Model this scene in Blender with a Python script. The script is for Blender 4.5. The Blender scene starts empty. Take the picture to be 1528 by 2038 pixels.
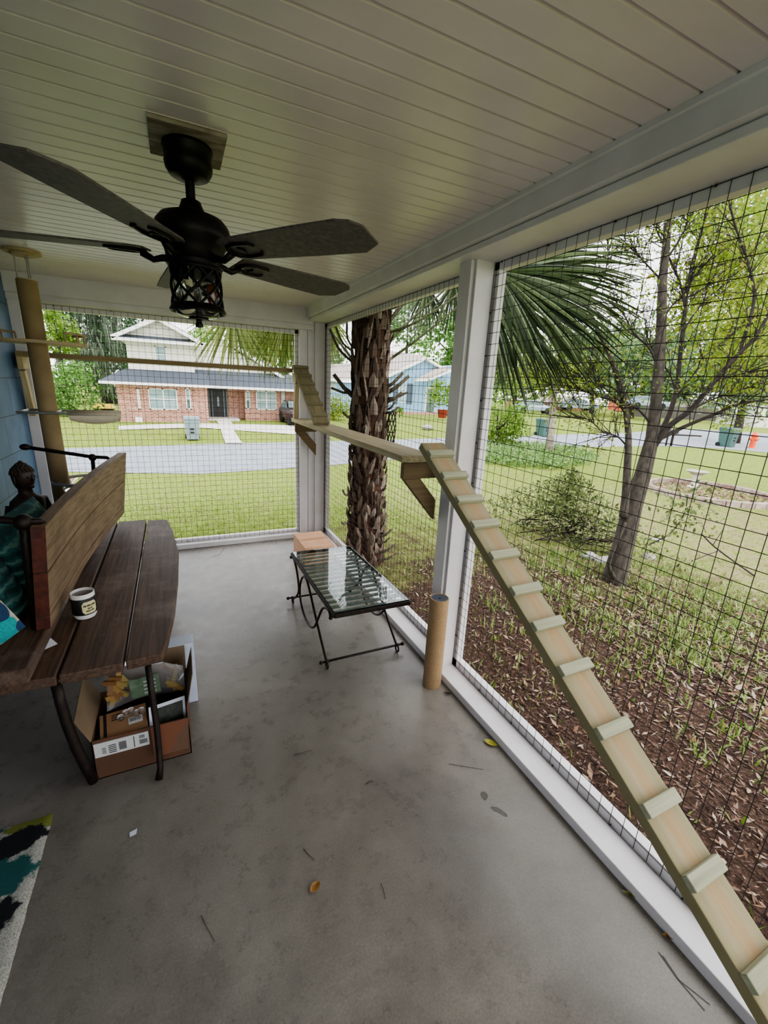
import bpy, math, random
from mathutils import Vector, Matrix
rnd = random.Random(7)
scene = bpy.context.scene
col = scene.collection
PI = math.pi

# ------------------------------------------------------------------ camera model (1528 x 2038)
W, H = 1528, 2038
YAW, PITCH, ROLL, FPX = 0.4519, -0.2818, 0.0493, 848.9
CAM = Vector((0, 0, 1.67776))
def _rot(a, b, g):
    f = Vector((math.sin(a)*math.cos(b), math.cos(a)*math.cos(b), math.sin(b)))
    r = Vector((math.cos(a), -math.sin(a), 0)); u = r.cross(f)
    return r*math.cos(g)+u*math.sin(g), u*math.cos(g)-r*math.sin(g), f
RR, UU, FF = _rot(YAW, PITCH, ROLL)
def ray(x, y): return FF + RR*((x-W/2)/FPX) - UU*((y-H/2)/FPX)
def on(i, v, x, y):
    d = ray(x, y); return CAM + d*((v-CAM[i])/d[i])
def PX(v, x, y): return on(0, v, x, y)
def PY(v, x, y): return on(1, v, x, y)
def PZ(v, x, y): return on(2, v, x, y)
def PD(v, x, y): return CAM + ray(x, y)*v          # at depth v along the view axis
def ss(a, b, t):
    t = min(1, max(0, (t-a)/(b-a))); return t*t*(3-2*t)
def terr(x, y):
    d = math.hypot(max(x-1.5, 0), max(y-4.7, 0)); z = -.15-.83*ss(.3, 9, d)
    if y > 20: z += .43*ss(20, 25, y)
    return z

# ------------------------------------------------------------------ mesh helpers
class G:
    def __init__(s): s.v = []; s.f = []; s.m = []
    def add(s, vs, fs, mi=0):
        o = len(s.v); s.v += [tuple(v) for v in vs]
        s.f += [tuple(i+o for i in f) for f in fs]; s.m += [mi]*len(fs)
    def hexa(s, p, mi=0):   # 8 pts: bottom 4 ccw, top 4 ccw
        s.add(p, [(3,2,1,0),(4,5,6,7),(0,1,5,4),(1,2,6,5),(2,3,7,6),(3,0,4,7)], mi)
    def box(s, x0, x1, y0, y1, z0, z1, mi=0):
        s.hexa([(x0,y0,z0),(x1,y0,z0),(x1,y1,z0),(x0,y1,z0),(x0,y0,z1),(x1,y0,z1),(x1,y1,z1),(x0,y1,z1)], mi)
    def obox(s, c, ux, uy, uz, sx, sy, sz, mi=0):
        c = Vector(c); ux = Vector(ux)*sx/2; uy = Vector(uy)*sy/2; uz = Vector(uz)*sz/2
        s.hexa([c-ux-uy-uz, c+ux-uy-uz, c+ux+uy-uz, c-ux+uy-uz, c-ux-uy+uz, c+ux-uy+uz, c+ux+uy+uz, c-ux+uy+uz], mi)
    def beam(s, p0, p1, w, h, up=(0,0,1), mi=0):
        p0 = Vector(p0); p1 = Vector(p1); d = (p1-p0); L = d.length; d.normalize()
        u = Vector(up); r = d.cross(u).normalized(); u = r.cross(d)
        s.obox((p0+p1)/2, r, d, u, w, L, h, mi)
    def tube(s, pts, r, n=8, mi=0, caps=True):
        pts = [Vector(p) for p in pts]; k = len(pts)
        rs = r if isinstance(r, (list, tuple)) else [r]*k
        o = len(s.v); prev = None
        for i in range(k):
            t = (pts[min(i+1, k-1)]-pts[max(i-1, 0)]).normalized()
            if prev is None:
                a = Vector((0,0,1)) if abs(t.z) < .9 else Vector((1,0,0))
                nx = t.cross(a).normalized()
            else:
                nx = (prev - t*prev.dot(t)).normalized()
            prev = nx; ny = t.cross(nx)
            for j in range(n):
                a = 2*PI*j/n; s.v.append(tuple(pts[i]+(nx*math.cos(a)+ny*math.sin(a))*rs[i]))
        for i in range(k-1):
            for j in range(n):
                s.f.append((o+i*n+j, o+i*n+(j+1)%n, o+(i+1)*n+(j+1)%n, o+(i+1)*n+j)); s.m.append(mi)
        if caps and n > 2:
            s.f.append(tuple(o+j for j in reversed(range(n)))); s.m.append(mi)
            s.f.append(tuple(o+(k-1)*n+j for j in range(n))); s.m.append(mi)
    def lathe(s, prof, c, n=24, mi=0, caps=True, sx=1, sy=1, axis=None):
        c = Vector(c); o = len(s.v)
        for r, z in prof:
            for j in range(n):
                a = 2*PI*j/n; p = Vector((r*sx*math.cos(a), r*sy*math.sin(a), z))
                if axis is not None: p = axis @ p
                s.v.append(tuple(c+p))
        for i in range(len(prof)-1):
            for j in range(n):
                s.f.append((o+i*n+j, o+i*n+(j+1)%n, o+(i+1)*n+(j+1)%n, o+(i+1)*n+j)); s.m.append(mi)
        if caps:
            s.f.append(tuple(o+j for j in reversed(range(n)))); s.m.append(mi)
            s.f.append(tuple(o+(len(prof)-1)*n+j for j in range(n))); s.m.append(mi)
    def ball(s, c, r, n=12, mi=0, sx=1, sy=1, sz=1):
        pr = [(max(r*math.sin(PI*i/8), 1e-4), -r*sz*math.cos(PI*i/8)) for i in range(9)]
        s.lathe(pr, c, n, mi, True, sx, sy)
    def prism(s, poly, z0, z1, mi=0):
        n = len(poly); s.add([(x,y,z0) for x,y in poly]+[(x,y,z1) for x,y in poly],
            [tuple(reversed(range(n))), tuple(range(n,2*n))]+[(i,(i+1)%n,n+(i+1)%n,n+i) for i in range(n)], mi)
    def extr(s, poly3, d, mi=0):   # planar 3-D polygon extruded by vector d
        n = len(poly3); d = Vector(d); P = [Vector(p) for p in poly3]
        s.add(P+[p+d for p in P], [tuple(reversed(range(n))), tuple(range(n,2*n))]+[(i,(i+1)%n,n+(i+1)%n,n+i) for i in range(n)], mi)
    def grid(s, fn, nu, nv, mi=0, closed_u=False):
        o = len(s.v)
        for i in range(nu):
            for j in range(nv): s.v.append(tuple(fn(i, j)))
        for i in range(nu if closed_u else nu-1):
            for j in range(nv-1):
                i2 = (i+1) % nu
                s.f.append((o+i*nv+j, o+i2*nv+j, o+i2*nv+j+1, o+i*nv+j+1)); s.m.append(mi)
    def torus(s, c, R, r, n=28, k=8, mi=0, axis=None, sx=1, sy=1):
        A = axis or Matrix.Identity(3); c = Vector(c)
        pts = [c + A @ Vector((R*sx*math.cos(2*PI*i/n), R*sy*math.sin(2*PI*i/n), 0)) for i in range(n)]
        nz = A @ Vector((0,0,1)); o = len(s.v)
        for p in pts:
            e = (p-c).normalized()
            for j in range(k):
                a = 2*PI*j/k; s.v.append(tuple(p+e*(r*math.cos(a))+nz*(r*math.sin(a))))
        for i in range(n):
            for j in range(k):
                s.f.append((o+i*k+j, o+((i+1)%n)*k+j, o+((i+1)%n)*k+(j+1)%k, o+i*k+(j+1)%k)); s.m.append(mi)

def obj(name, g, mats, parent=None, smooth=False, bevel=0, label=None, cat=None, group=None, kind=None):
    me = bpy.data.meshes.new(name); me.from_pydata(g.v, [], g.f)
    if not isinstance(mats, (list, tuple)): mats = [mats]
    for m in mats: me.materials.append(m)
    if len(mats) > 1: me.polygons.foreach_set('material_index', g.m)
    if smooth: me.polygons.foreach_set('use_smooth', [True]*len(me.polygons))
    me.update()
    o = bpy.data.objects.new(name, me); col.objects.link(o)
    if smooth == 'auto':
        me.set_sharp_from_angle(angle=math.radians(38))
    if bevel:
        b = o.modifiers.new('Bevel', 'BEVEL'); b.width = bevel; b.segments = 2; b.limit_method = 'ANGLE'
    if parent is not None:
        o.parent = parent
        loc = Vector(parent.location)
        pp = parent.parent
        if parent.type == 'MESH': loc = Vector((0,0,0)) if pp is None else Vector((0,0,0))
        o.matrix_parent_inverse = Matrix.Translation(-loc)
    tag(o, label, cat, group, kind)
    return o
def tag(o, label=None, cat=None, group=None, kind=None):
    if label: o['label'] = label
    if cat: o['category'] = cat
    if group: o['group'] = group
    if kind: o['kind'] = kind
    return o
def thing(name, loc, label, cat, group=None):
    o = bpy.data.objects.new(name, None); col.objects.link(o); o.location = loc
    o.empty_display_size = .1
    return tag(o, label, cat, group)
def copy_thing(o, delta=(0,0,0), rz=0, scale=1, label=None, parent=None):
    c = o.copy(); col.objects.link(c)
    if parent is not None: c.parent = parent
    else:
        c.location = Vector(o.location)+Vector(delta); c.rotation_euler = (0,0,rz); c.scale = (scale,)*3
    if label: c['label'] = label
    for ch in list(o.children): copy_thing(ch, parent=c)
    return c
def struct(name, g, m, **k): return obj(name, g, m, kind='structure', **k)

# ------------------------------------------------------------------ materials
def hx(h):
    h = h.lstrip('#'); c = [int(h[i:i+2], 16)/255 for i in (0,2,4)]
    return tuple([x/12.92 if x <= .04045 else ((x+.055)/1.055)**2.4 for x in c]+[1])
def newmat(name):
    m = bpy.data.materials.new(name); m.use_nodes = True; nt = m.node_tree
    for n in list(nt.nodes): nt.nodes.remove(n)
    out = nt.nodes.new('ShaderNodeOutputMaterial'); p = nt.nodes.new('ShaderNodeBsdfPrincipled')
    nt.links.new(p.outputs[0], out.inputs[0]); return m, nt, p, out
def coords(nt, scale=(1,1,1), rot=(0,0,0)):
    tc = nt.nodes.new('ShaderNodeTexCoord'); mp = nt.nodes.new('ShaderNodeMapping')
    mp.inputs['Scale'].default_value = scale; mp.inputs['Rotation'].default_value = rot
    nt.links.new(tc.outputs['Object'], mp.inputs['Vector']); return mp.outputs[0]
def noise(nt, vec, scale, detail=4, rough=.55, dist=0):
    n = nt.nodes.new('ShaderNodeTexNoise'); n.inputs['Scale'].default_value = scale
    n.inputs['Detail'].default_value = detail; n.inputs['Roughness'].default_value = rough; n.inputs['Distortion'].default_value = dist
    nt.links.new(vec, n.inputs['Vector']); return n.outputs[0]
def ramp(nt, fac, stops):
    r = nt.nodes.new('ShaderNodeValToRGB'); e = r.color_ramp.elements
    while len(e) < len(stops): e.new(.5)
    for i, (p, c) in enumerate(stops): e[i].position = p; e[i].color = hx(c) if isinstance(c, str) else c
    nt.links.new(fac, r.inputs[0]); return r.outputs[0]
def mix(nt, fac, a, b, typ='MIX'):
    m = nt.nodes.new('ShaderNodeMix'); m.data_type = 'RGBA'; m.blend_type = typ
    for s, v in ((m.inputs[0], fac), (m.inputs[6], a), (m.inputs[7], b)):
        if hasattr(v, 'links') or isinstance(v, bpy.types.NodeSocket): nt.links.new(v, s)
        else: s.default_value = hx(v) if isinstance(v, str) else v
    return m.outputs[2]
def bump(nt, p, h, strength=.3, dist=.01):
    b = nt.nodes.new('ShaderNodeBump'); b.inputs['Strength'].default_value = strength; b.inputs['Distance'].default_value = dist
    nt.links.new(h, b.inputs['Height']); nt.links.new(b.outputs[0], p.inputs['Normal'])
def plain(name, c, rough=.6, metal=0, c2=None, scale=12, stretch=(1,1,1), bmp=0, spec=.5, lo=.35, hi=.65, detail=5):
    m, nt, p, o = newmat(name)
    p.inputs['Roughness'].default_value = rough; p.inputs['Metallic'].default_value = metal
    p.inputs['Specular IOR Level'].default_value = spec
    v = coords(nt, stretch); n = noise(nt, v, scale, detail)
    nt.links.new(ramp(nt, n, [(lo, c), (hi, c2 or c)]), p.inputs['Base Color'])
    if bmp: bump(nt, p, n, bmp)
    return m
def wood(name, c1, c2, axis, dark=None, rough=.65, fine=70, bmp=.25, spec=.3):
    m, nt, p, o = newmat(name)
    st = {'x': (.05,1,1), 'y': (1,.05,1), 'z': (1,1,.05), 'r': (1,.08,.08)}[axis]
    v = coords(nt, st); n1 = noise(nt, v, fine, 6, .65); n2 = noise(nt, v, fine*.22, 3, .5, 1.5)
    c = ramp(nt, n1, [(.32, c1), (.68, c2)])
    if dark:
        v2 = coords(nt, (1,1,1)); n3 = noise(nt, v2, 3.2, 6, .7)
        c = mix(nt, ramp(nt, n3, [(.52, '#000000'), (.8, '#ffffff')]), c, dark)
    c = mix(nt, ramp(nt, n2, [(.5, '#000000'), (.62, '#707070')]), c, c1)
    nt.links.new(c, p.inputs['Base Color']); p.inputs['Roughness'].default_value = rough
    p.inputs['Specular IOR Level'].default_value = spec
    bump(nt, p, n1, bmp, .004); return m
def leafm(name, cols, rough=.5, trans=.45):
    m, nt, p, out = newmat(name)
    g = nt.nodes.new('ShaderNodeNewGeometry')
    n = len(cols); c = ramp(nt, g.outputs['Random Per Island'], [((i+.5)/n, cc) for i, cc in enumerate(cols)])
    nt.links.new(c, p.inputs['Base Color']); p.inputs['Roughness'].default_value = rough
    p.inputs['Specular IOR Level'].default_value = .3
    t = nt.nodes.new('ShaderNodeBsdfTranslucent'); nt.links.new(c, t.inputs[0])
    mx = nt.nodes.new('ShaderNodeMixShader'); mx.inputs[0].default_value = trans
    nt.links.new(p.outputs[0], mx.inputs[1]); nt.links.new(t.outputs[0], mx.inputs[2]); nt.links.new(mx.outputs[0], out.inputs[0])
    return m
def glass(name, tint=(.9,.96,.94,1), rough=0.0, clear=.85):
    m, nt, p, out = newmat(name)
    p.inputs['Base Color'].default_value = tint; p.inputs['Roughness'].default_value = rough
    p.inputs['Transmission Weight'].default_value = 1; p.inputs['IOR'].default_value = 1.45
    return m

M = {}
M['white'] = plain('white_paint', '#e3dfe0', .45, c2='#d8d4d3', scale=5, bmp=.05)
M['ceil'] = plain('ceiling_paint', '#e6dbde', .28, c2='#dcd1d3', scale=3, bmp=.04)
M['siding_blue'] = None
M['black'] = plain('black_wire', '#0b0b0d', .5, c2='#151516')
M['bronze'] = plain('dark_bronze', '#0f0e0d', .45, .6, c2='#1a1715', scale=30)
M['iron'] = plain('dark_iron', '#1c1613', .55, .5, c2='#2e221b', scale=40, bmp=.2)
M['blade'] = wood('grey_blade', '#4a4542', '#6b645f', 'z', None, .6, 60, .1)
M['treated'] = wood('treated_pine', '#a08a62', '#c4b48e', 'r', None, .7, 55, .12)
M['treated_x'] = wood('treated_pine_crosscut', '#94957a', '#b0b096', 'x', None, .7, 50, .12)
M['plank'] = wood('treated_plank', '#7d6c4c', '#a08d68', 'x', None, .7, 55, .12)
M['plank_y'] = wood('treated_shelf_board', '#9c8e6e', '#c4b898', 'y', None, .7, 55, .12)
def ramp_board():
    m = wood('ramp_heartwood', '#8f7c5a', '#aa9b7a', 'r', None, .7, 60, .12); nt = m.node_tree; p = [n for n in nt.nodes if n.type == 'BSDF_PRINCIPLED'][0]
    src = p.inputs['Base Color'].links[0].from_socket; tc = nt.nodes.new('ShaderNodeTexCoord'); sp = nt.nodes.new('ShaderNodeSeparateXYZ'); nt.links.new(tc.outputs['Object'], sp.inputs[0])
    v = coords(nt, (1,.35,.35)); n = noise(nt, v, 6, 3); ad = nt.nodes.new('ShaderNodeMath'); ad.operation = 'MULTIPLY_ADD'; ad.inputs[1].default_value = .06; nt.links.new(n, ad.inputs[0]); nt.links.new(sp.outputs[0], ad.inputs[2])
    mr = nt.nodes.new('ShaderNodeMapRange'); mr.inputs[1].default_value = 1.15; mr.inputs[2].default_value = 1.29; nt.links.new(ad.outputs[0], mr.inputs[0])
    c = ramp(nt, mr.outputs[0], [(.0, '#7f7d5c'), (.3, '#a1977a'), (.45, '#ad906a'), (.65, '#a98c68'), (.78, '#9f9678'), (1, '#8f8d6c')])
    k = mix(nt, .6, src, c)
    kn = nt.nodes.new('ShaderNodeTexVoronoi'); kn.inputs['Scale'].default_value = 4.2; nt.links.new(coords(nt, (1,.75,.75)), kn.inputs['Vector'])
    k2 = mix(nt, ramp(nt, kn.outputs['Distance'], [(.03, '#ffffff'), (.075, '#000000')]), k, '#4a3420')
    nt.links.new(k2, p.inputs['Base Color']); return m
M['rampboard'] = ramp_board()
M['teak'] = wood('weathered_dark_wood', '#3a2a22', '#664f40', 'y', '#85756a', .6, 55, .5)
M['teakback'] = wood('weathered_back_wood', '#66503c', '#967f66', 'y', '#523f30', .65, 50, .45)
M['teakred'] = plain('end_grain', '#3f160b', .6, c2='#5a2413', scale=30, bmp=.3)
M['card'] = plain('cardboard', '#8a6446', .8, c2='#967050', scale=8)
M['cardlt'] = plain('cardboard_light', '#c79a78', .8, c2='#d2a684', scale=8)
M['carddk'] = plain('cardboard_red_print', '#533826', .8, c2='#5f3c28', scale=5, lo=.42, hi=.58)
M['cardin'] = plain('cardboard_inside', '#74614b', .85, c2='#826e56', scale=8)
M['cork'] = plain('tube_board', '#8f7353', .85, c2='#a68964', scale=160, bmp=.15)
M['pole'] = plain('pole_wrap', '#85704f', .75, c2='#99835f', scale=6)
M['birch'] = plain('birch_ply', '#a8926f', .6, c2='#bba582', scale=20, stretch=(.1,1,1))
M['canvas'] = None
M['chrome'] = plain('grey_rod', '#a5a19a', .4, .35)
M['darkplastic'] = plain('dark_plastic', '#2b2c30', .45, c2='#3a3b40')
M['paper'] = plain('white_paper', '#dfe2ea', .7, c2='#cfd3dc')
M['label'] = plain('paper_label', '#c9c9c6', .7, c2='#b9b9b7')
M['ink'] = plain('black_ink', '#1a1a1c', .7)
def cloth(name, c, c2):
    m, nt, p, out = newmat(name); v = coords(nt); k = ramp(nt, noise(nt, v, 60, 4), [(.35, c), (.65, c2)]); nt.links.new(k, p.inputs['Base Color']); p.inputs['Roughness'].default_value = .9
    t = nt.nodes.new('ShaderNodeBsdfTranslucent'); nt.links.new(k, t.inputs[0]); mx = nt.nodes.new('ShaderNodeMixShader'); mx.inputs[0].default_value = .5
    nt.links.new(p.outputs[0], mx.inputs[1]); nt.links.new(t.outputs[0], mx.inputs[2]); nt.links.new(mx.outputs[0], out.inputs[0]); return m
M['canvas'] = cloth('canvas', '#e6dac6', '#f0e6d4')
M['glass'] = glass('clear_glass', (.86,.95,.92,1))
M['shade'] = glass('seeded_glass', (.95,.97,.97,1), .08)
M['acrylic'] = glass('clear_acrylic', (.97,.97,.97,1), .02)
M['amber'] = plain('amber_bulb', '#8b4a2a', .2, c2='#a05a34')
M['bark'] = plain('grey_bark', '#28221c', .9, c2='#4d463c', scale=22, stretch=(1,1,.35), bmp=.6)
M['bark2'] = plain('pale_bark', '#6d6459', .9, c2='#a49a8b', scale=14, stretch=(1,1,.4), bmp=.5)
M['twig'] = plain('twig_bark', '#221c18', .9, c2='#3a312a', scale=20)
M['boot'] = leafm('palm_boot', ['#35251b', '#574537', '#705f50', '#897b6d', '#452b1e', '#a09284', '#3d2a20', '#655546'], .85, 0.0)
M['palmcore'] = plain('palm_trunk_fibre', '#2a1812', .95, c2='#54301f', scale=18, bmp=.8)
M['palmgreen'] = leafm('palm_leaf_dark', ['#1f2b18', '#2f3f24', '#42532f', '#66764e', '#2a381f', '#83916c'], .35, .28)
M['palmback'] = leafm('palm_leaf_backlit', ['#8a9a55', '#a3b06a', '#c3c98f', '#6f8243', '#b5b984', '#5f7440'], .4, .6)  # backlight on the street-side fronds is put into these paler greens
M['petiole'] = plain('palm_stem', '#3d4226', .5, c2='#5b5f38', scale=20)
M['stone'] = plain('grey_stone', '#8d8a84', .9, c2='#b0ada6', scale=9, bmp=.5)
M['concrete'] = plain('pale_concrete', '#c9c5bc', .9, c2='#d8d5cd', scale=3)
M['asphalt'] = plain('asphalt', '#82888f', .85, c2='#969ca2', scale=2, detail=8)
M['binG'] = plain('green_bin_plastic', '#3f5f58', .5, c2='#4a6b63')
M['binB'] = plain('grey_bin_plastic', '#7f8f92', .5, c2='#8b9a9c')
M['rubber'] = plain('rubber', '#17171a', .8)
M['orange'] = plain('orange_paint', '#e8552a', .5, c2='#f0673a')
M['brickred'] = None
M['roofdk'] = plain('dark_shingle', '#3a4049', .9, c2='#565d67', scale=40, stretch=(1,1,3))
M['rooftan'] = plain('tan_shingle', '#a39a92', .9, c2='#b6ada5', scale=30)
M['cream'] = None
M['trimw'] = plain('house_trim', '#f2f1ec', .6)
M['pane'] = plain('window_pane', '#7f9a9c', .15, c2='#aabfbe', scale=.8, stretch=(1,1,6))
M['panedk'] = plain('dark_pane', '#4c5c60', .15, c2='#60736f', scale=2)
M['doordk'] = plain('dark_door', '#151518', .4, c2='#1f2024')
M['shutter'] = plain('shutter_grey', '#4b5666', .6)
M['carred'] = plain('car_paint_dark_red', '#2e1417', .25, .3, c2='#3a1a1c')
M['carwhite'] = plain('car_paint_silver', '#c9ced2', .3, .2)
M['yellow'] = plain('yellow_lid', '#e3c23a', .5)
M['fence'] = plain('weathered_fence', '#595350', .9, c2='#6d6863', scale=6, stretch=(4,4,.3))
M['moss'] = leafm('spanish_moss', ['#56614f', '#6d7864', '#7f8a78', '#444e40'], .9, .3)
M['statue'] = plain('brown_statue', '#24160e', .5, c2='#33200f', scale=30, bmp=.2)

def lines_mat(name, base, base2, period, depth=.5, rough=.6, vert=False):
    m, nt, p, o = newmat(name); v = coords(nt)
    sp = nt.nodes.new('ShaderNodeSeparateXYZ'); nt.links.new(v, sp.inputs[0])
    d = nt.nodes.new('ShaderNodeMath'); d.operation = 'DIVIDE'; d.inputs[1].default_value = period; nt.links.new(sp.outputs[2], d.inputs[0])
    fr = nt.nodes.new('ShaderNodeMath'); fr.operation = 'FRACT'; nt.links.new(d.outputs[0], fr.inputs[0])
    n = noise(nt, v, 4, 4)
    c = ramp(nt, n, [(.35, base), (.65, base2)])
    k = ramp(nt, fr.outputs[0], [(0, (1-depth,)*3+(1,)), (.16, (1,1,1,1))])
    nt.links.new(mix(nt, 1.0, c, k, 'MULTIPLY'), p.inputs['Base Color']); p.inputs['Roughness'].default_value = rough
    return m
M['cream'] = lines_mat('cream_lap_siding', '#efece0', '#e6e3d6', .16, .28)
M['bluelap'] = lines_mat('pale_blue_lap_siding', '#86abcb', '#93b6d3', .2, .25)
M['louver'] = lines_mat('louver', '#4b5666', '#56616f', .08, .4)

def brick_mat(name, c1, c2, mortar, bw, rh, rot=(PI/2,0,0), ms=.012):
    m, nt, p, o = newmat(name); v = coords(nt, (1,1,1), rot)
    b = nt.nodes.new('ShaderNodeTexBrick'); nt.links.new(v, b.inputs['Vector'])
    b.inputs['Color1'].default_value = hx(c1); b.inputs['Color2'].default_value = hx(c2); b.inputs['Mortar'].default_value = hx(mortar)
    b.inputs['Scale'].default_value = 1; b.inputs['Mortar Size'].default_value = ms; b.inputs['Brick Width'].default_value = bw; b.inputs['Row Height'].default_value = rh
    n = noise(nt, v, 6, 4); c = mix(nt, .5, b.outputs[0], ramp(nt, n, [(.3, '#7a7a7a'), (.7, '#ffffff')]), 'MULTIPLY')
    nt.links.new(c, p.inputs['Base Color']); p.inputs['Roughness'].default_value = .9; return m
M['brickred'] = brick_mat('red_brick', '#a8604c', '#c98d76', '#d8c8bb', .24, .075)
# blue cement-shingle siding on the porch house wall (wall lies in the y-z plane)
def shingle_wall():
    m, nt, p, o = newmat('blue_shingle_siding')
    tc = nt.nodes.new('ShaderNodeTexCoord'); sp = nt.nodes.new('ShaderNodeSeparateXYZ'); cb = nt.nodes.new('ShaderNodeCombineXYZ')
    nt.links.new(tc.outputs['Object'], sp.inputs[0]); nt.links.new(sp.outputs[1], cb.inputs[0]); nt.links.new(sp.outputs[2], cb.inputs[1])
    b = nt.nodes.new('ShaderNodeTexBrick'); nt.links.new(cb.outputs[0], b.inputs['Vector'])
    b.inputs['Color1'].default_value = hx('#4d6d96'); b.inputs['Color2'].default_value = hx('#5c7ca4'); b.inputs['Mortar'].default_value = hx('#2f4360')
    b.inputs['Scale'].default_value = 1; b.inputs['Mortar Size'].default_value = .004; b.inputs['Brick Width'].default_value = .42; b.inputs['Row Height'].default_value = .27
    n = noise(nt, tc.outputs['Object'], 5, 6); c = mix(nt, .5, b.outputs[0], ramp(nt, n, [(.3, '#8a8a8a'), (.7, '#ffffff')]), 'MULTIPLY')  # lower sash in horizontal bands of two pale tones
    nt.links.new(c, p.inputs['Base Color']); p.inputs['Roughness'].default_value = .55
    bump(nt, p, b.outputs[1], .6, -.01); return m
M['siding_blue'] = shingle_wall()

STAINS = [(*PZ(0,963,1583).to_2d(), .035, .022, .9), (*PZ(0,992,1614).to_2d(), .06, .018, -1.0)]
def floor_mat():
    m, nt, p, o = newmat('stained_concrete'); v = coords(nt)
    a = noise(nt, v, 1.3, 8, .65, .4); b = noise(nt, v, 9, 8, .7); c = noise(nt, v, 140, 3, .6)
    k = ramp(nt, a, [(.3, '#756e66'), (.5, '#8a847b'), (.7, '#a09a90')])
    k = mix(nt, .34, k, ramp(nt, b, [(.3, '#6c6964'), (.7, '#aeaca6')]), 'OVERLAY')
    k = mix(nt, .35, k, ramp(nt, c, [(.35, '#5a5a5a'), (.65, '#a6a6a6')]), 'OVERLAY')
    tc = nt.nodes.new('ShaderNodeTexCoord')
    for (x, y, sx, sy, r) in STAINS:
        mp = nt.nodes.new('ShaderNodeMapping'); mp.vector_type = 'TEXTURE'; mp.inputs['Location'].default_value = (x, y, 0); mp.inputs['Rotation'].default_value = (0,0,r); mp.inputs['Scale'].default_value = (sx, sy, 10)
        nt.links.new(tc.outputs['Object'], mp.inputs[0]); ln = nt.nodes.new('ShaderNodeVectorMath'); ln.operation = 'LENGTH'; nt.links.new(mp.outputs[0], ln.inputs[0])
        ad = nt.nodes.new('ShaderNodeMath'); ad.operation = 'MULTIPLY_ADD'; ad.inputs[1].default_value = .7; nt.links.new(noise(nt, v, 45, 3), ad.inputs[0]); nt.links.new(ln.outputs['Value'], ad.inputs[2])
        k = mix(nt, 1.0, k, ramp(nt, ad.outputs[0], [(.9, '#8a8580'), (1.0, '#767169'), (1.0, '#ffffff')]) if False else ramp(nt, ad.outputs[0], [(.75, '#a5a09a'), (.98, '#7a746c')]+[(1.0, '#ffffff')]), 'MULTIPLY')
    nt.links.new(k, p.inputs['Base Color'])
    nt.links.new(ramp(nt, b, [(.3, (.2,)*3+(1,)), (.7, (.42,)*3+(1,))]), p.inputs['Roughness'])
    p.inputs['Specular IOR Level'].default_value = .5
    bump(nt, p, b, .12, .006); return m
M['floor'] = floor_mat()

def ground_mat():
    m, nt, p, o = newmat('lawn_and_mulch'); v = coords(nt)
    tc = nt.nodes.new('ShaderNodeTexCoord')
    fine = noise(nt, v, 38, 8, .75); mid = noise(nt, v, 2.2, 6, .65); big = noise(nt, v, .55, 4, .6)
    lawn = ramp(nt, fine, [(.3, '#5f7530'), (.5, '#95aa4c'), (.7, '#c3cc82')])
    dry = ramp(nt, fine, [(.3, '#5f5638'), (.5, '#94876a'), (.7, '#bfb193')])
    mul = ramp(nt, noise(nt, v, 55, 8, .8), [(.3, '#241a15'), (.5, '#4e3b31'), (.68, '#7a6357'), (.85, '#ab988c')])
    base = mix(nt, ramp(nt, mid, [(.5, '#000000'), (.66, '#c0c0c0')]), lawn, dry)
    def radial(cx, cy, r0, r1, sx=1, sy=1):
        mp = nt.nodes.new('ShaderNodeMapping'); mp.vector_type = 'TEXTURE'
        mp.inputs['Location'].default_value = (cx, cy, -.3); mp.inputs['Scale'].default_value = (sx, sy, 100)
        nt.links.new(tc.outputs['Object'], mp.inputs[0])
        ln = nt.nodes.new('ShaderNodeVectorMath'); ln.operation = 'LENGTH'; nt.links.new(mp.outputs[0], ln.inputs[0])
        ad = nt.nodes.new('ShaderNodeMath'); ad.operation = 'MULTIPLY_ADD'; ad.inputs[1].default_value = 1.6; nt.links.new(mid, ad.inputs[0]); nt.links.new(ln.outputs['Value'], ad.inputs[2])
        sb = nt.nodes.new('ShaderNodeMath'); sb.operation = 'SUBTRACT'; sb.inputs[1].default_value = .8; nt.links.new(ad.outputs[0], sb.inputs[0])
        mr = nt.nodes.new('ShaderNodeMapRange'); mr.inputs[1].default_value = r0; mr.inputs[2].default_value = r1; mr.inputs[3].default_value = 1; mr.inputs[4].default_value = 0
        nt.links.new(sb.outputs[0], mr.inputs[0]); return mr.outputs[0]
    pat = noise(nt, v, 7, 6, .7)
    base = mix(nt, .55, base, ramp(nt, pat, [(.3, '#6a6250'), (.5, '#c8c8c8'), (.68, '#ffffff')]), 'MULTIPLY')
    rm = nt.nodes.new('ShaderNodeMath'); rm.operation = 'MULTIPLY'; nt.links.new(radial(9.0, 4.0, .45, 1.35, 6.0, 5.0), rm.inputs[0]); nt.links.new(ramp(nt, noise(nt, v, 3.5, 6, .7), [(.36, '#303030'), (.58, '#f0f0f0')]), rm.inputs[1])
    base = mix(nt, rm.outputs[0], base, dry)
    base = mix(nt, radial(3.0, .2, .75, 1.15, 3.6, 4.2), base, mul)
    base = mix(nt, .35, base, ramp(nt, noise(nt, v, 16, 6, .75), [(.34, '#5a5546'), (.6, '#ffffff')]), 'MULTIPLY')
    nt.links.new(base, p.inputs['Base Color']); p.inputs['Roughness'].default_value = .95; p.inputs['Specular IOR Level'].default_value = .1
    bump(nt, p, fine, .5, .03); return m
M['ground'] = ground_mat()

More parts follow.
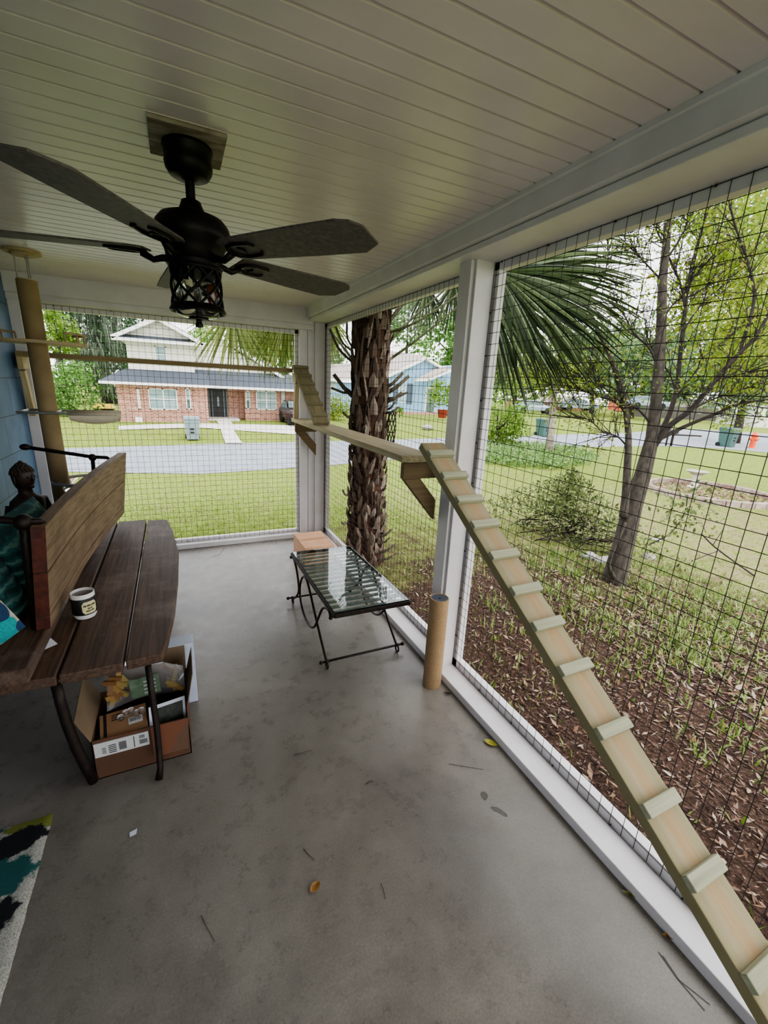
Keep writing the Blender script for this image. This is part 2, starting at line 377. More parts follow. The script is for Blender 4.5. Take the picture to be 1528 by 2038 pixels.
def spots_mat(name, basec, spots, cell, seed=0, soft=.04, size=.36):
    """cloth with a grid of soft round spots in several colours"""
    m, nt, p, o = newmat(name); v = coords(nt)
    vo = nt.nodes.new('ShaderNodeTexVoronoi'); vo.inputs['Scale'].default_value = 1/cell; vo.inputs['Randomness'].default_value = .25
    nt.links.new(v, vo.inputs['Vector'])
    sc = nt.nodes.new('ShaderNodeSeparateColor'); nt.links.new(vo.outputs['Color'], sc.inputs[0])
    n = len(spots); cr = nt.nodes.new('ShaderNodeValToRGB'); cr.color_ramp.interpolation = 'CONSTANT'
    e = cr.color_ramp.elements
    while len(e) < n: e.new(.5)
    for i, c in enumerate(spots): e[i].position = i/n; e[i].color = hx(c)
    nt.links.new(sc.outputs[0], cr.inputs[0])
    mk = nt.nodes.new('ShaderNodeMapRange'); mk.inputs[1].default_value = size; mk.inputs[2].default_value = size+soft; nt.links.new(vo.outputs['Distance'], mk.inputs[0])
    nz = noise(nt, v, 120, 3)
    c = mix(nt, mk.outputs[0], cr.outputs[0], basec)
    c = mix(nt, .5, c, ramp(nt, nz, [(.3, '#808080'), (.7, '#ffffff')]), 'MULTIPLY')
    nt.links.new(c, p.inputs['Base Color']); p.inputs['Roughness'].default_value = .95; bump(nt, p, nz, .3, .004); return m
M['pillowspot'] = spots_mat('cream_pillow_spots', '#cfc4ae', ['#1d8c96', '#18405e', '#3f7a3c', '#2ea3a6', '#1f3f66'], .10, size=.56)

#==SCENE==
# ================================================================== PORCH SHELL
g = G(); g.box(-1.30, 1.44, -1.9, 4.74, -.14, 0); struct('floor', g, M['floor'])
# ceiling of V-grooved boards running across the porch
g = G(); y = -1.9; prof = []
PITCH_B = .079; y0 = .763-34*PITCH_B
yy = y0
while yy < 4.72:
    prof += [(yy-.0055, 2.4), (yy-.0022, 2.411), (yy+.0022, 2.411), (yy+.0055, 2.4)]; yy += PITCH_B
prof = [(-1.95, 2.4)]+prof+[(4.74, 2.4)]
n = len(prof)
g.add([(-1.3, a, b) for a, b in prof]+[(1.46, a, b) for a, b in prof], [(i, i+1, n+i+1, n+i) for i in range(n-1)])
struct('ceiling', g, M['ceil'])
g = G(); g.box(-1.6, 1.95, -2.3, 5.15, 2.43, 2.62); struct('light_block_roof', g, M['white'])  # unseen roof slab above the ceiling, added to block light
# house walls
g = G(); g.box(-1.33, -1.13, -1.9, 4.75, -.3, 2.43); struct('wall_left', g, M['siding_blue'])

# boxed beam over the right-hand screens
g = G()
g.box(1.222, 1.50, -1.9, 4.74, 2.312, 2.41)
g.box(1.248, 1.50, -1.9, 4.74, 2.282, 2.308)
g.box(1.256, 1.495, -1.9, 4.73, 2.30, 2.32)
g.box(1.207, 1.225, -1.9, 4.74, 2.382, 2.402)
struct('trim_1', g, M['white'], bevel=.003)
# outer strip of the screen frame under that beam
g = G()
g.box(1.441, 1.485, -1.9, 1.875, 2.246, 2.284); g.box(1.441, 1.485, 1.98, 4.7, 2.246, 2.284)
struct('trim_2', g, M['white'], bevel=.002)
# boxed beam over the back screen
g = G()
g.box(-1.13, 1.3, 4.50, 4.74, 2.256, 2.41)
g.box(-1.13, 1.3, 4.515, 4.74, 2.205, 2.250)
g.box(-1.13, 1.3, 4.52, 4.73, 2.24, 2.26)
struct('trim_3', g, M['white'], bevel=.003)
g = G(); g.box(-1.05, 1.19, 4.606, 4.65, 2.165, 2.206); struct('trim_4', g, M['white'], bevel=.002)
# middle post of the right side with its jamb strips
g = G()
g.box(1.312, 1.432, 1.888, 1.985, 0, 2.283)
g.box(1.330, 1.432, 1.868, 1.886, .045, 2.283)
g.box(1.441, 1.485, 1.838, 2.03, 0, 2.283)
g.box(1.330, 1.432, 1.987, 2.005, .045, 2.283)
struct('trim_5', g, M['white'], bevel=.003)
# corner post
g = G()
g.box(1.255, 1.432, 4.56, 4.72, 0, 2.283)
g.box(1.325, 1.432, 4.54, 4.558, .045, 2.283)
g.box(1.441, 1.485, 4.50, 4.72, 0, 2.283)
g.box(1.165, 1.222, 4.545, 4.602, .0, 2.21)
g.box(1.222, 1.252, 4.56, 4.70, .0, 2.21)
g.box(1.135, 1.222, 4.606, 4.65, .0, 2.21)
struct('trim_6', g, M['white'], bevel=.003)
# left jamb of the back screen
g = G()
g.box(-1.13, -1.055, 4.53, 4.602, 0, 2.21); g.box(-1.075, -1.02, 4.606, 4.65, 0, 2.21)
struct('trim_7', g, M['white'], bevel=.003)
# near post behind the long ramp, out of frame
g = G(); g.box(1.312, 1.485, -.72, -.60, 0, 2.283); struct('trim_8', g, M['white'], bevel=.003)
# sills
g = G()
g.box(1.318, 1.434, -1.9, 1.887, 0, .045); g.box(1.441, 1.485, -1.9, 1.887, -.05, .09)
struct('baseboard_right', g, M['white'], bevel=.004)
g = G()
g.box(1.318, 1.434, 1.987, 4.558, 0, .045); g.box(1.441, 1.485, 1.987, 4.558, -.05, .09)
struct('baseboard_side', g, M['white'], bevel=.004)
g = G()
g.box(-1.13, 1.165, 4.535, 4.60, 0, .05); g.box(-1.05, 1.14, 4.606, 4.65, -.05, .085)
struct('baseboard_back', g, M['white'], bevel=.003)

# ------------------------------------------------------------------ wire screens
WR = .0013
def wires(g, a0, a1, z0, z1, fixed, axis, r=WR, off=0):
    sp = .0522
    k = int((a1-a0)/sp)
    for i in range(k+1):
        a = a0+i*sp+off
        if a > a1: continue
        p = [(fixed, a, z0), (fixed, a, z1)] if axis == 'x' else [(a, fixed, z0), (a, fixed, z1)]
        g.tube(p, r, 4, 0, False)
    k = int((z1-z0)/sp)
    for i in range(k+1):
        z = z1-.002-i*sp
        p = [(fixed+.002, a0, z), (fixed+.002, a1, z)] if axis == 'x' else [(a0, fixed+.002, z), (a1, fixed+.002, z)]
        g.tube(p, r, 4, 0, False)
def staples(parent, pts, axis):
    for i, p in enumerate(pts):
        s = G(); x, y, z = p
        s.ball((x, y, z), .0042, 6)
        obj('staple', s, M['black'], parent)
g = G(); wires(g, -.60, 1.867, .046, 2.281, 1.4365, 'x', off=.0)
t = obj('wire_mesh', g, M['black'], label='black square wire mesh screen behind the long cleated ramp', cat='screen', group='black wire mesh screens of the porch')
staples(t, [(1.434, y, 2.276) for y in (1.82, 1.53, 1.22, .9, .62)]+[(1.434, y, .05) for y in (1.6, 1.33, 1.05, .75, .47)]+[(1.434, 1.864, z) for z in (2.06, 1.86, 1.64, 1.42, 1.2, .8, .5, .25)], 'x')
g = G(); wires(g, 2.006, 4.54, .046, 2.281, 1.4365, 'x')
t = obj('wire_mesh', g, M['black'], label='black square wire mesh screen in front of the palm trunk', cat='screen', group='black wire mesh screens of the porch')
g = G(); wires(g, -1.056, 1.166, .045, 2.2035, 4.604, 'y')
t = obj('wire_mesh', g, M['black'], label='black square wire mesh screen across the far end facing the street', cat='screen', group='black wire mesh screens of the porch')
staples(t, [(x, 4.6, 2.198) for x in (-.85, -.45, -.05, .3, .62, .95)]+[(x, 4.6, .055) for x in (.0, .3, .56, .85)]+[(1.162, 4.6, z) for z in (1.95, 1.6, 1.0, .5)], 'y')

# ================================================================== CEILING FAN
FX, FY = .093, 1.757
g = G(); g.obox((FX, FY, 2.3935), (1,0,0), (0,1,0), (0,0,1), .218, .236, .011)
obj('mounting_board', g, plain('bare_board', '#7b6f5f', .85, c2='#a3988a', scale=9, stretch=(1,3,1), lo=.42, hi=.58), label='bare unpainted square board on the ceiling above the fan', cat='board', bevel=.002)
fan = thing('ceiling_fan', (FX, FY, 2.388), 'dark bronze five-blade ceiling fan with caged glass light', 'ceiling fan')
c0 = (FX, FY, 0)
g = G(); g.lathe([(.062,2.388),(.074,2.387),(.0755,2.378),(.072,2.372),(.071,2.345),(.073,2.338),(.07,2.322),(.06,2.306),(.048,2.300),(.028,2.298),(.02,2.292)], c0, 32); obj('canopy', g, M['bronze'], fan, True)
g = G(); g.lathe([(.0145,2.21),(.0145,2.30)], c0, 16); obj('downrod', g, M['bronze'], fan, 'auto')
g = G(); g.lathe([(.043,2.18),(.04,2.212),(.036,2.219),(.03,2.236),(.022,2.24),(.0155,2.241)], c0, 24); obj('coupling', g, M['bronze'], fan, True)
g = G(); g.lathe([(.045,2.198),(.075,2.195),(.098,2.186),(.113,2.168),(.119,2.148),(.119,2.132),(.115,2.12),(.1,2.104),(.092,2.085),(.088,2.058),(.02,2.057)][::-1], c0, 40)
obj('motor_housing', g, M['bronze'], fan, True)
g = G(); g.lathe([(.03,2.034),(.082,2.036),(.09,2.044),(.09,2.056),(.03,2.058)], c0, 36); obj('fitter_ring', g, M['bronze'], fan, 'auto')
BZ = 2.085
for k in range(5):
    a = math.radians(22+72*k); d = Vector((math.cos(a), math.sin(a), 0)); s = Vector((-math.sin(a), math.cos(a), 0))
    tilt = math.radians(-8.5); s2 = s*math.cos(tilt)+Vector((0,0,1))*math.sin(tilt); nn = d.cross(s2)
    base = Vector((FX, FY, BZ))
    out = [(.15,-.055),(.18,-.068),(.45,-.086),(.60,-.092),(.64,-.08),(.668,-.045),(.668,.05),(.61,.092),(.45,.086),(.18,.068),(.15,.055)]
    g = G(); g.extr([base+d*r+s2*w-nn*.003 for r, w in out], nn*.006)
    b = obj('blade', g, M['blade'], fan, bevel=.001)
    g = G()
    g.tube([base+d*.075+Vector((0,0,-.024)), base+d*.1+Vector((0,0,-.022)), base+d*.13+Vector((0,0,-.03)), base+d*.165+Vector((0,0,-.012))], [.012,.011,.01,.012], 8)
    q = [base+d*r+s2*w-nn*.006 for r, w in [(.16,.0),(.175,.03),(.21,.042),(.262,.036),(.272,.018)]]
    g.tube(q, [.011,.008,.007,.006,.004], 6)
    q = [base+d*r+s2*w-nn*.006 for r, w in [(.16,.0),(.175,-.03),(.21,-.042),(.262,-.036),(.272,-.018)]]
    g.tube(q, [.011,.008,.007,.006,.004], 6)
    q = [base+d*r+s2*w-nn*.006 for r, w in [(.205,.02),(.22,.0),(.205,-.02)]]
    g.tube(q, .0035, 6)
    obj('blade_iron', g, M['bronze'], fan, True)
# light kit
g = G(); R = .078; zt, zb = 2.04, 1.918; N = 8
for k in range(N):
    for sg in (1, -1):
        pts = []
        for i in range(13):
            u = i/12; a = 2*PI*k/N + sg*u*2*PI*2/N
            rr = R + .003*u
            pts.append((FX+rr*math.cos(a), FY+rr*math.sin(a), zt+(zb-zt)*u))
        g.tube(pts, .0048, 6)
g.torus((FX, FY, 2.036), .079, .006); 
cage = obj('lattice_cage', g, M['bronze'], fan, True)
g = G(); g.lathe([(.079,1.926),(.086,1.918),(.0925,1.906),(.09,1.90),(.084,1.904),(.078,1.916),(.079,1.926)], c0, 40, caps=False); obj('cage_rim', g, M['bronze'], fan, 'auto')
g = G(); zs = [1.905+.118*i/10 for i in range(11)]
def shade_fn(i, j):
    a = 2*PI*i/40; z = [1.882,1.885,1.892,1.904,1.93,1.955,1.98,2.0,2.02,2.034][j]
    r = [.02,.05,.068,.072,.072,.072,.072,.072,.072,.071][j] + .0022*math.sin(6*a+z*150)*math.sin(z*230)*(j > 1)
    return (FX+r*math.cos(a), FY+r*math.sin(a), z)
g.grid(shade_fn, 40, 10, closed_u=True); obj('glass_shade', g, M['shade'], fan, True)
for k in range(3):
    a = 2*PI*k/3+.5; p = Vector((FX+.034*math.cos(a), FY+.034*math.sin(a), 0))
    g = G(); g.lathe([(.017,2.0),(.017,2.036)], p, 14); sk = obj('socket', g, M['bronze'], fan, 'auto')
    g = G(); g.lathe([(.002,1.93),(.008,1.936),(.012,1.955),(.01,1.975),(.009,1.995)], p, 12); obj('bulb', g, M['amber'] if k == 0 else M['shade'], sk, True)
g = G(); g.lathe([(.008,1.872),(.008,2.034)], c0, 10); obj('centre_stem', g, M['bronze'], fan, True)
g = G(); g.lathe([(.004,1.852),(.012,1.854),(.013,1.864),(.009,1.870),(.01,1.875),(.034,1.877),(.034,1.881),(.008,1.886)], c0, 24); obj('finial', g, M['bronze'], fan, 'auto')

# ================================================================== CAT POLE in the far left corner
PXc, PYc = -.81, 3.73
cat = thing('cat_tree', (PXc, PYc, 0), 'tan floor-to-ceiling cat pole with tray, hammock and bowl ring', 'cat tree')
g = G(); g.lathe([(.056,.02),(.056,2.232)], (PXc,PYc,0), 36); obj('pole', g, M['pole'], cat, 'auto')
g = G(); g.lathe([(.13,0),(.13,.02)], (PXc,PYc,0), 36); obj('floor_plate', g, M['birch'], cat, 'auto')
g = G(); g.lathe([(.05,2.228),(.05,2.24)], (PXc,PYc,0), 30); obj('top_cap', g, M['canvas'], cat, 'auto')
g = G(); g.lathe([(.098,2.385),(.1,2.388),(.1,2.3995)], (PXc,PYc,0), 40); obj('ceiling_disc', g, M['birch'], cat, 'auto')
g = G(); g.lathe([(.062,2.372),(.064,2.386)], (PXc,PYc,0), 36); obj('tension_disc', g, M['birch'], cat, 'auto')
for a in (200, 320, 80):
    x = PXc+.042*math.cos(math.radians(a)); y = PYc+.042*math.sin(math.radians(a))
    g = G(); g.lathe([(.0045,2.236),(.0045,2.374)], (x,y,0), 8); g.lathe([(.008,2.362),(.008,2.373)], (x,y,0), 6); obj('threaded_rod', g, M['chrome'], cat, 'auto')
# tray with railing
def oval(cx, cy, a, b, n, p=2.4):
    return [(cx+a*math.copysign(abs(math.cos(t))**(2/p), math.cos(t)), cy+b*math.copysign(abs(math.sin(t))**(2/p), math.sin(t))) for t in [2*PI*i/n for i in range(n)]]
g = G(); g.prism(oval(-.79, 3.73, .262, .175, 44), 1.852, 1.870); tr = obj('tray', g, M['birch'], cat, 'auto')
rail = oval(-.79, 3.73, .25, .163, 60)
def railpart(i0, i1):
    g = G(); pts = [(rail[i % 60][0], rail[i % 60][1], 1.925) for i in range(i0, i1+1)]
    g.tube(pts, .0075, 8)
    for i in range(i0, i1+1, 4):
        x, y = rail[i % 60]; g.tube([(x,y,1.868),(x,y,1.925)], .0055, 8)
    obj('rail', g, M['birch'], tr, True)
railpart(-9, 9); railpart(21, 39)
# hammock
g = G()
for yy in (3.60, 3.86):
    g.tube([(-.95, yy, 1.415), (-.39, yy, 1.408)], .0085, 10)
g.tube([(-.95,3.60,1.415),(-.95,3.86,1.415)], .0075, 10)
g.tube([(-.76,3.60,1.412),(-.76,3.86,1.412)], .0075, 10)
hm = obj('hammock_frame', g, M['chrome'], cat, True)
g = G()
def ham(i, j):
    u = i/14; v = j/14; x = -.68+.29*u; y = 3.592+.276*v
    sag = .085*(1-abs(2*v-1)**2.6)*(.75+.25*math.sin(PI*u))
    return (x, y, 1.417-sag)
g.grid(ham, 15, 15)
for yy in (3.60, 3.86): g.lathe([(.0115,-.68),(.0115,-.39)], (0,yy,1.410), 12, axis=Matrix(((0,0,1),(1,0,0),(0,1,0))))
obj('hammock_cloth', g, M['canvas'], hm, True)
# bowl ring
g = G()
g.torus((-.665, 3.72, .925), .185, .009, 48, 10)
g.torus((-.665, 3.72, .925), .155, .006, 48, 8)
ring = obj('bowl_ring', g, M['chrome'], cat, True)
g = G(); pr = [(.002,.80),(.06,.803),(.11,.825),(.14,.87),(.15,.922),(.153,.926)]
g.lathe(pr, (-.665,3.72,0), 40, caps=False); obj('clear_bowl', g, M['acrylic'], ring, True)

# ================================================================== CAT WALKWAY of treated boards
t = thing('cat_shelf', (0, 4.45, 1.8), 'long narrow treated-pine cat shelf high across the far screen', 'shelf')
g = G(); g.box(-1.10, 1.055, 4.375, 4.53, 1.785, 1.823); obj('board', g, M['plank'], t, bevel=.003)
for x0, nm in ((-1.10, 'bracket'), (1.085, 'bracket')):
    g = G()
    g.box(x0, x0+.038, 4.385, 4.53, 1.69, 1.784)
    g.beam((x0+.019, 4.42, 1.68), (x0+.019, 4.505, 1.33), .037, .06, (0,1,0))
    obj(nm, g, M['treated'], t, bevel=.002)
t = thing('cat_shelf', (1.2, 3.2, 1.3), 'treated-pine cat shelf along the right screen beside the palm', 'shelf')
g = G(); g.prism([(1.125,2.03),(1.305,2.03),(1.305,4.60),(1.085,4.60),(1.085,2.05)], 1.293, 1.331); obj('board', g, M['plank_y'], t, bevel=.003)
for yb in (2.035, 4.44):
    g = G()
    g.box(1.085, 1.31, yb-.019, yb+.019, 1.205, 1.292)
    g.extr([(1.09,yb-.0185,1.204),(1.305,yb-.0185,.955),(1.305,yb-.0185,1.075),(1.195,yb-.0185,1.204)], (0,.037,0))
    obj('bracket', g, wood('bracket_pine', '#5f4e38', '#7d6a4c', 'x', None, .7, 50, .12), t, bevel=.002)

def ramp_thing(name, label, p0, p1, w, cleats, th=.038, cl=(.032,.022), mat=None, cmat=None):
    """board from p0 (top centre) to p1 (bottom centre), p on the board's upper face"""
    t = thing(name, p1, label, 'ramp')
    p0 = Vector(p0); p1 = Vector(p1); d = (p1-p0).normalized(); r = Vector((1,0,0)); u = r.cross(d)
    if u.z < 0: u = -u
    L = (p1-p0).length
    g = G(); g.obox((p0+p1)/2-u*th/2, r, d, u, w, L, th); obj('board', g, mat or M['treated'], t, bevel=.003)
    for s in cleats:
        c = p0+d*s+u*(cl[1]/2+.0005)
        g = G(); g.obox(c, r, d, u, w+.006, cl[0], cl[1]); obj('cleat', g, cmat or M['treated_x'], t, bevel=.003)
    return t
tp = Vector((1.19, 1.915, 1.418)); dr = Vector((0, -1, -.6225)).normalized()
L1 = tp.z/ -dr.z
bot = tp+dr*(L1-.015)
cy = [1.83, 1.695, 1.558, 1.429, 1.286, 1.14, 1.01, .865, .69, .51, .369, .208, .03, -.14]
ramp_thing('cat_ramp', 'long sloping treated-pine ramp with cleats from shelf down to floor', tp, bot, .139,
           [(tp.y-y)/-dr.y for y in cy], cl=(.038,.022), mat=M['rampboard'])
t0 = Vector((1.115, 4.34, 1.857)); b0 = Vector((1.155, 3.80, 1.333))
ramp_thing('cat_ramp', 'short steep cleated ramp in the far corner between two shelves', (1.115, 4.345, 1.857), (1.15, 3.715, 1.362), .14,
           [.045, .17, .29, .42, .57, .72], cl=(.03,.02), mat=wood('corner_ramp_pine', '#6f6649', '#8f8566', 'r', None, .7, 50, .1), cmat=wood('corner_cleat_pine', '#6b6446', '#867e60', 'x', None, .7, 50, .1))
# ================================================================== BENCH
bench = thing('tram_bench', (-.5, 2.8, 0), 'weathered dark wooden bench with flip-over back and curved iron legs', 'bench')
ZS = .55
redge = [(-.14,1.809),(-.119,1.92),(-.092,2.194),(-.075,2.573),(-.068,3.015),(-.103,3.488),(-.147,3.806)]
def plank(poly, nm='seat_plank'):
    g = G(); g.prism(poly, ZS-.045, ZS); return obj(nm, g, M['teak'], bench, bevel=.006)
plank([(-.273,1.80)]+redge+[(-.291,3.825)])
plank([(-.496,1.79),(-.283,1.796),(-.301,3.83),(-.496,3.85)])
plank([(-.725,1.802),(-.506,1.789),(-.506,3.85),(-.725,3.87)])
plank([(-.93,1.82),(-.735,1.802),(-.735,3.87),(-.93,3.87)])
# raised rail along the middle of the seat
g = G(); g.extr([(-.86,1.775,ZS+.001),(-.585,1.775,ZS+.001),(-.57,1.79,ZS+.03),(-.59,1.80,ZS+.052),(-.86,1.80,ZS+.052)], (0,2.0,0))
obj('centre_rail', g, M['teak'], bench, bevel=.006)
# concave two-board back
def backpt(u, v, off=0):
    y = 2.085+1.69*u
    xb = -.573 + .13*u - .03*math.sin(PI*u); xt = -.527+.148*u - .032*math.sin(PI*u)
    z0 = .606+.03*u; z1 = 1.07+.045*u
    return (xb+(xt-xb)*v+off, y, z0+(z1-z0)*v)
def board(v0, v1, nm, mt):
    g = G(); n = 14; th = .05
    for i in range(n):
        u0, u1 = i/n, (i+1)/n
        A = [backpt(u0,v0,-th), backpt(u0,v0), backpt(u1,v0), backpt(u1,v0,-th), backpt(u0,v1,-th), backpt(u0,v1), backpt(u1,v1), backpt(u1,v1,-th)]
        o = len(g.v); g.v += A
        f = [(3,2,1,0),(4,5,6,7),(1,2,6,5),(3,0,4,7)]; mi = [0]*4
        if i == 0: f.append((0,1,5,4)); mi.append(1)
        if i == n-1: f.append((2,3,7,6)); mi.append(1)
        for q, k in zip(f, mi): g.f.append(tuple(x+o for x in q)); g.m.append(k)
    return obj(nm, g, [mt, M['teakred']], bench)
board(.565, 1, 'back_board', M['teakback']); board(.13, .553, 'back_board', M['teakback']); board(0, .12, 'back_board', M['teakback'])
# iron back supports: post, ball joint and swing arm at each end
for (x, y, zt, xl, zl, xr, yr, zr) in ((-.605, 2.12, 1.075, -1.0, 1.16, -.53, 2.13, 1.07), (-.575, 3.62, 1.098, -.945, 1.185, -.44, 3.61, 1.03)):
    g = G(); g.tube([(x-.03,y,.56),(x-.005,y,1.0),(x,y,zt)], .017 if y < 3 else .013, 10); p = obj('back_post', g, M['iron'], bench, True)
    g = G(); g.ball((x,y,zt+.008), .034 if y < 3 else .026, 12); obj('ball_joint', g, M['iron'], p, True)
    g = G(); g.tube([(xl,y,zl),(x,y,zt+.012),((x+xr)/2+.02,y,zt+.005),(xr-.015,yr,(zr+zt)/2+.01),(xr-.03,yr,zr-.02)], .0125 if y > 3 else .015, 10)
    g.ball((xl,y,zl), .022, 10, sx=1.5); obj('swing_arm', g, M['iron'], p, True)
# curved legs
def leg(pts, r):
    g = G(); g.tube(pts, r, 10); obj('leg', g, M['iron'], bench, True)
leg([(-.195,1.80,.506),(-.192,1.785,.38),(-.187,1.76,.25),(-.186,1.735,.13),(-.187,1.715,.05),(-.195,1.695,.008)], [.013]*5+[.016])
leg([(-.51,1.80,.506),(-.505,1.79,.43),(-.497,1.785,.33),(-.48,1.78,.2),(-.462,1.782,.1),(-.446,1.79,.008)], [.019]*6)
leg([(-.195,3.62,.506),(-.19,3.64,.3),(-.19,3.66,.1),(-.195,3.68,.008)], .013)
leg([(-.51,3.62,.506),(-.5,3.63,.3),(-.46,3.64,.1),(-.445,3.65,.008)], .017)
leg([(-.85,1.85,.506),(-.86,1.83,.25),(-.87,1.8,.008)], .016)
leg([(-.85,3.62,.506),(-.86,3.64,.25),(-.87,3.66,.008)], .016)

# mug
mx, my = -.478, 2.262
mug = thing('mug', (mx, my, ZS), 'white mug with black wrap and cream badge on the bench seat', 'mug')
mr = .05
g = G(); g.lathe([(.03,ZS+.001),(.042,ZS+.004),(.0475,ZS+.016),(mr,ZS+.03),(mr-.001,ZS+.125),(mr-.002,ZS+.131),(mr-.005,ZS+.131),(mr-.006,ZS+.02),(.005,ZS+.012)], (mx,my,0), 40); obj('body', g, plain('mug_glaze', '#e4e3e0', .25), mug, 'auto')
g = G(); g.lathe([(mr+.0006,ZS+.028),(mr+.0012,ZS+.03),(mr+.0005,ZS+.108),(mr-.0004,ZS+.11)], (mx,my,0), 40, caps=False); wrap = obj('wrap', g, plain('mug_wrap', '#17181b', .5), mug, 'auto')
g = G(); g.lathe([(.002,ZS+.118),(mr-.006,ZS+.118)], (mx,my,0), 30, caps=False); obj('drink', g, plain('milky_drink', '#5e5751', .1), mug)
bd = math.atan2(CAM.y-my, CAM.x-mx)+.42
def onmug(a, z, off): return (mx+(mr+off)*math.cos(bd+a), my+(mr+off)*math.sin(bd+a), z)
g = G(); oc = [(-.62,.047),(-.45,.034),(.45,.034),(.62,.047),(.62,.082),(.45,.095),(-.45,.095),(-.62,.082)]
vs = []; fs = []
cols_ = [(-.62,.047,.082),(-.45,.034,.095),(-.15,.034,.095),(.15,.034,.095),(.45,.034,.095),(.62,.047,.082)]
for a, zl, zh in cols_: vs += [onmug(a, ZS+zl, .0022), onmug(a, ZS+zh, .0022)]
g.add(vs, [(2*i, 2*i+2, 2*i+3, 2*i+1) for i in range(5)]); badge = obj('badge', g, plain('cream_badge', '#d9cd9c', .5), wrap)
g = G()
for z, a0, a1, h in ((.071,-.5,-.26,.009),(.0715,-.22,.1,.009),(.072,.14,.5,.009),(.057,-.2,.02,.008),(.0575,.06,.2,.008),(.045,-.34,.02,.007),(.046,.06,.34,.007)):
    n = 4
    for i in range(n):
        b0 = a0+(a1-a0)*i/n; b1 = a0+(a1-a0)*(i+.72)/n
        g.add([onmug(b0,ZS+z,.003),onmug(b1,ZS+z,.003),onmug(b1,ZS+z+h,.003),onmug(b0,ZS+z+h,.003)], [(0,1,2,3)])
obj('lettering', g, M['ink'], badge)

# folded paper on the seat
g = G(); g.add([(-.61,2.12,ZS+.024),(-.545,2.035,ZS+.002),(-.603,1.99,ZS+.002),(-.606,2.06,ZS+.03)], [(0,2,1),(0,3,2)])
obj('paper_slip', g, M['paper'], label='small folded white paper slip on the bench below the back board', cat='paper')

# pillows stuffed behind the bench back
def pillow(name, c, ux, uy, w, h, th, mt, label, cat='pillow', pw=2.6):
    ux = Vector(ux).normalized(); uy = Vector(uy).normalized(); un = ux.cross(uy); c = Vector(c)
    n = 22; g = G()
    for sgn in (1, -1):
        def fn(i, j):
            a = 2*i/(n-1)-1; b = 2*j/(n-1)-1
            e = max(0, (1-abs(a)**pw)*(1-abs(b)**pw))
            pin = 1-.07*(abs(a)*abs(b))**1.5*-1 - .05*(abs(a)**2+abs(b)**2)
            t = th/2*e**.45 + .006*math.sin(7*a+3*b)*math.sin(5*b)*e
            return c+ux*(a*w/2*pin)+uy*(b*h/2*pin)+un*(sgn*t)
        o = len(g.v); g.grid(fn, n, n)
        if sgn < 0:
            k = (n-1)*(n-1); g.f[-k:] = [tuple(reversed(f)) for f in g.f[-k:]]
    return obj(name, g, mt, None, True, label=label, cat=cat)
def teal_mat():
    m, nt, p, o = newmat('teal_woven_pillow'); v = coords(nt, (1,1,1)); w = nt.nodes.new('ShaderNodeTexWave')
    w.inputs['Scale'].default_value = 5; w.inputs['Distortion'].default_value = 7; w.inputs['Detail'].default_value = 3; w.inputs['Detail Scale'].default_value = 1.5
    w.bands_direction = 'Z'; nt.links.new(v, w.inputs['Vector'])
    c = ramp(nt, w.outputs[1], [(.15, '#234b4a'), (.45, '#35706c'), (.7, '#2a5c68'), (.95, '#6a9a90')])
    nt.links.new(c, p.inputs['Base Color']); p.inputs['Roughness'].default_value = .9; bump(nt, p, w.outputs[1], .2, .004); return m
M['teal'] = teal_mat()
pillow('pillow', (-.745, 2.62, .80), (.12,1,.02), (-.28,.03,1), .60, .43, .15, M['teal'], 'dark teal patterned pillow behind the bench back, below the statue')
pillow('pillow', (-.80, 2.16, .775), (.25,1,.0), (-.35,.05,1), .36, .36, .13, M['teal'], 'teal striped pillow squeezed behind the near bench post')
pillow('pillow', (-.812, 1.945, .742), (1,.22,.7), (-.62,.35,1), .33, .31, .14, M['pillowspot'], 'cream pillow with teal and navy spots at the near bench end')
pillow('cushion', (-.93, 2.35, .80), (.1,1,.05), (-.4,.05,1), .55, .44, .10, plain('grey_cushion', '#8f8a80', .9, c2='#a39d92', scale=30), 'pale grey cushion against the blue wall behind teal pillows', 'cushion')

# seated statue on a low side table
tb = thing('side_table', (-.90, 3.12, 0), 'dark wooden side table behind the bench holding the statue', 'table')
g = G(); g.box(-1.09, -.74, 2.94, 3.30, .60, .63); obj('table_top', g, M['teak'], tb, bevel=.003)
for x in (-1.07, -.76):
    for y in (2.96, 3.28):
        g = G(); g.box(x-.018, x+.018, y-.018, y+.018, 0, .60); obj('leg', g, M['teak'], tb)
sx, sy = -.84, 3.08
st = thing('statue', (sx, sy, .63), 'dark brown seated statue with curled hair behind the bench', 'statue')
f0 = Vector((.75, -.45, 0)).normalized(); s0 = Vector((.45, .75, 0)).normalized()   # facing, left side
g = G()
ring_ = [(.63,.13,.10),(.66,.15,.12),(.70,.135,.105),(.76,.085,.07),(.82,.082,.062),(.88,.098,.062),(.925,.108,.058),(.955,.098,.052),(.975,.06,.044),(.99,.036,.036),(1.015,.034,.034),(1.03,.042,.044),(1.05,.048,.052),(1.085,.053,.058),(1.115,.051,.056),(1.14,.04,.044),(1.152,.028,.03),(1.168,.02,.021),(1.178,.004,.004)]
n = 28; o = 0
for z, a, b in ring_:
    for j in range(n):
        t = 2*PI*j/n; p = Vector((sx,sy,z))+s0*(a*math.cos(t))+f0*(b*math.sin(t)); g.v.append(tuple(p))
for i in range(len(ring_)-1):
    for j in range(n):
        g.f.append((i*n+j, i*n+(j+1)%n, (i+1)*n+(j+1)%n, (i+1)*n+j)); g.m.append(0)
g.f.append(tuple(reversed(range(n)))); g.m.append(0)
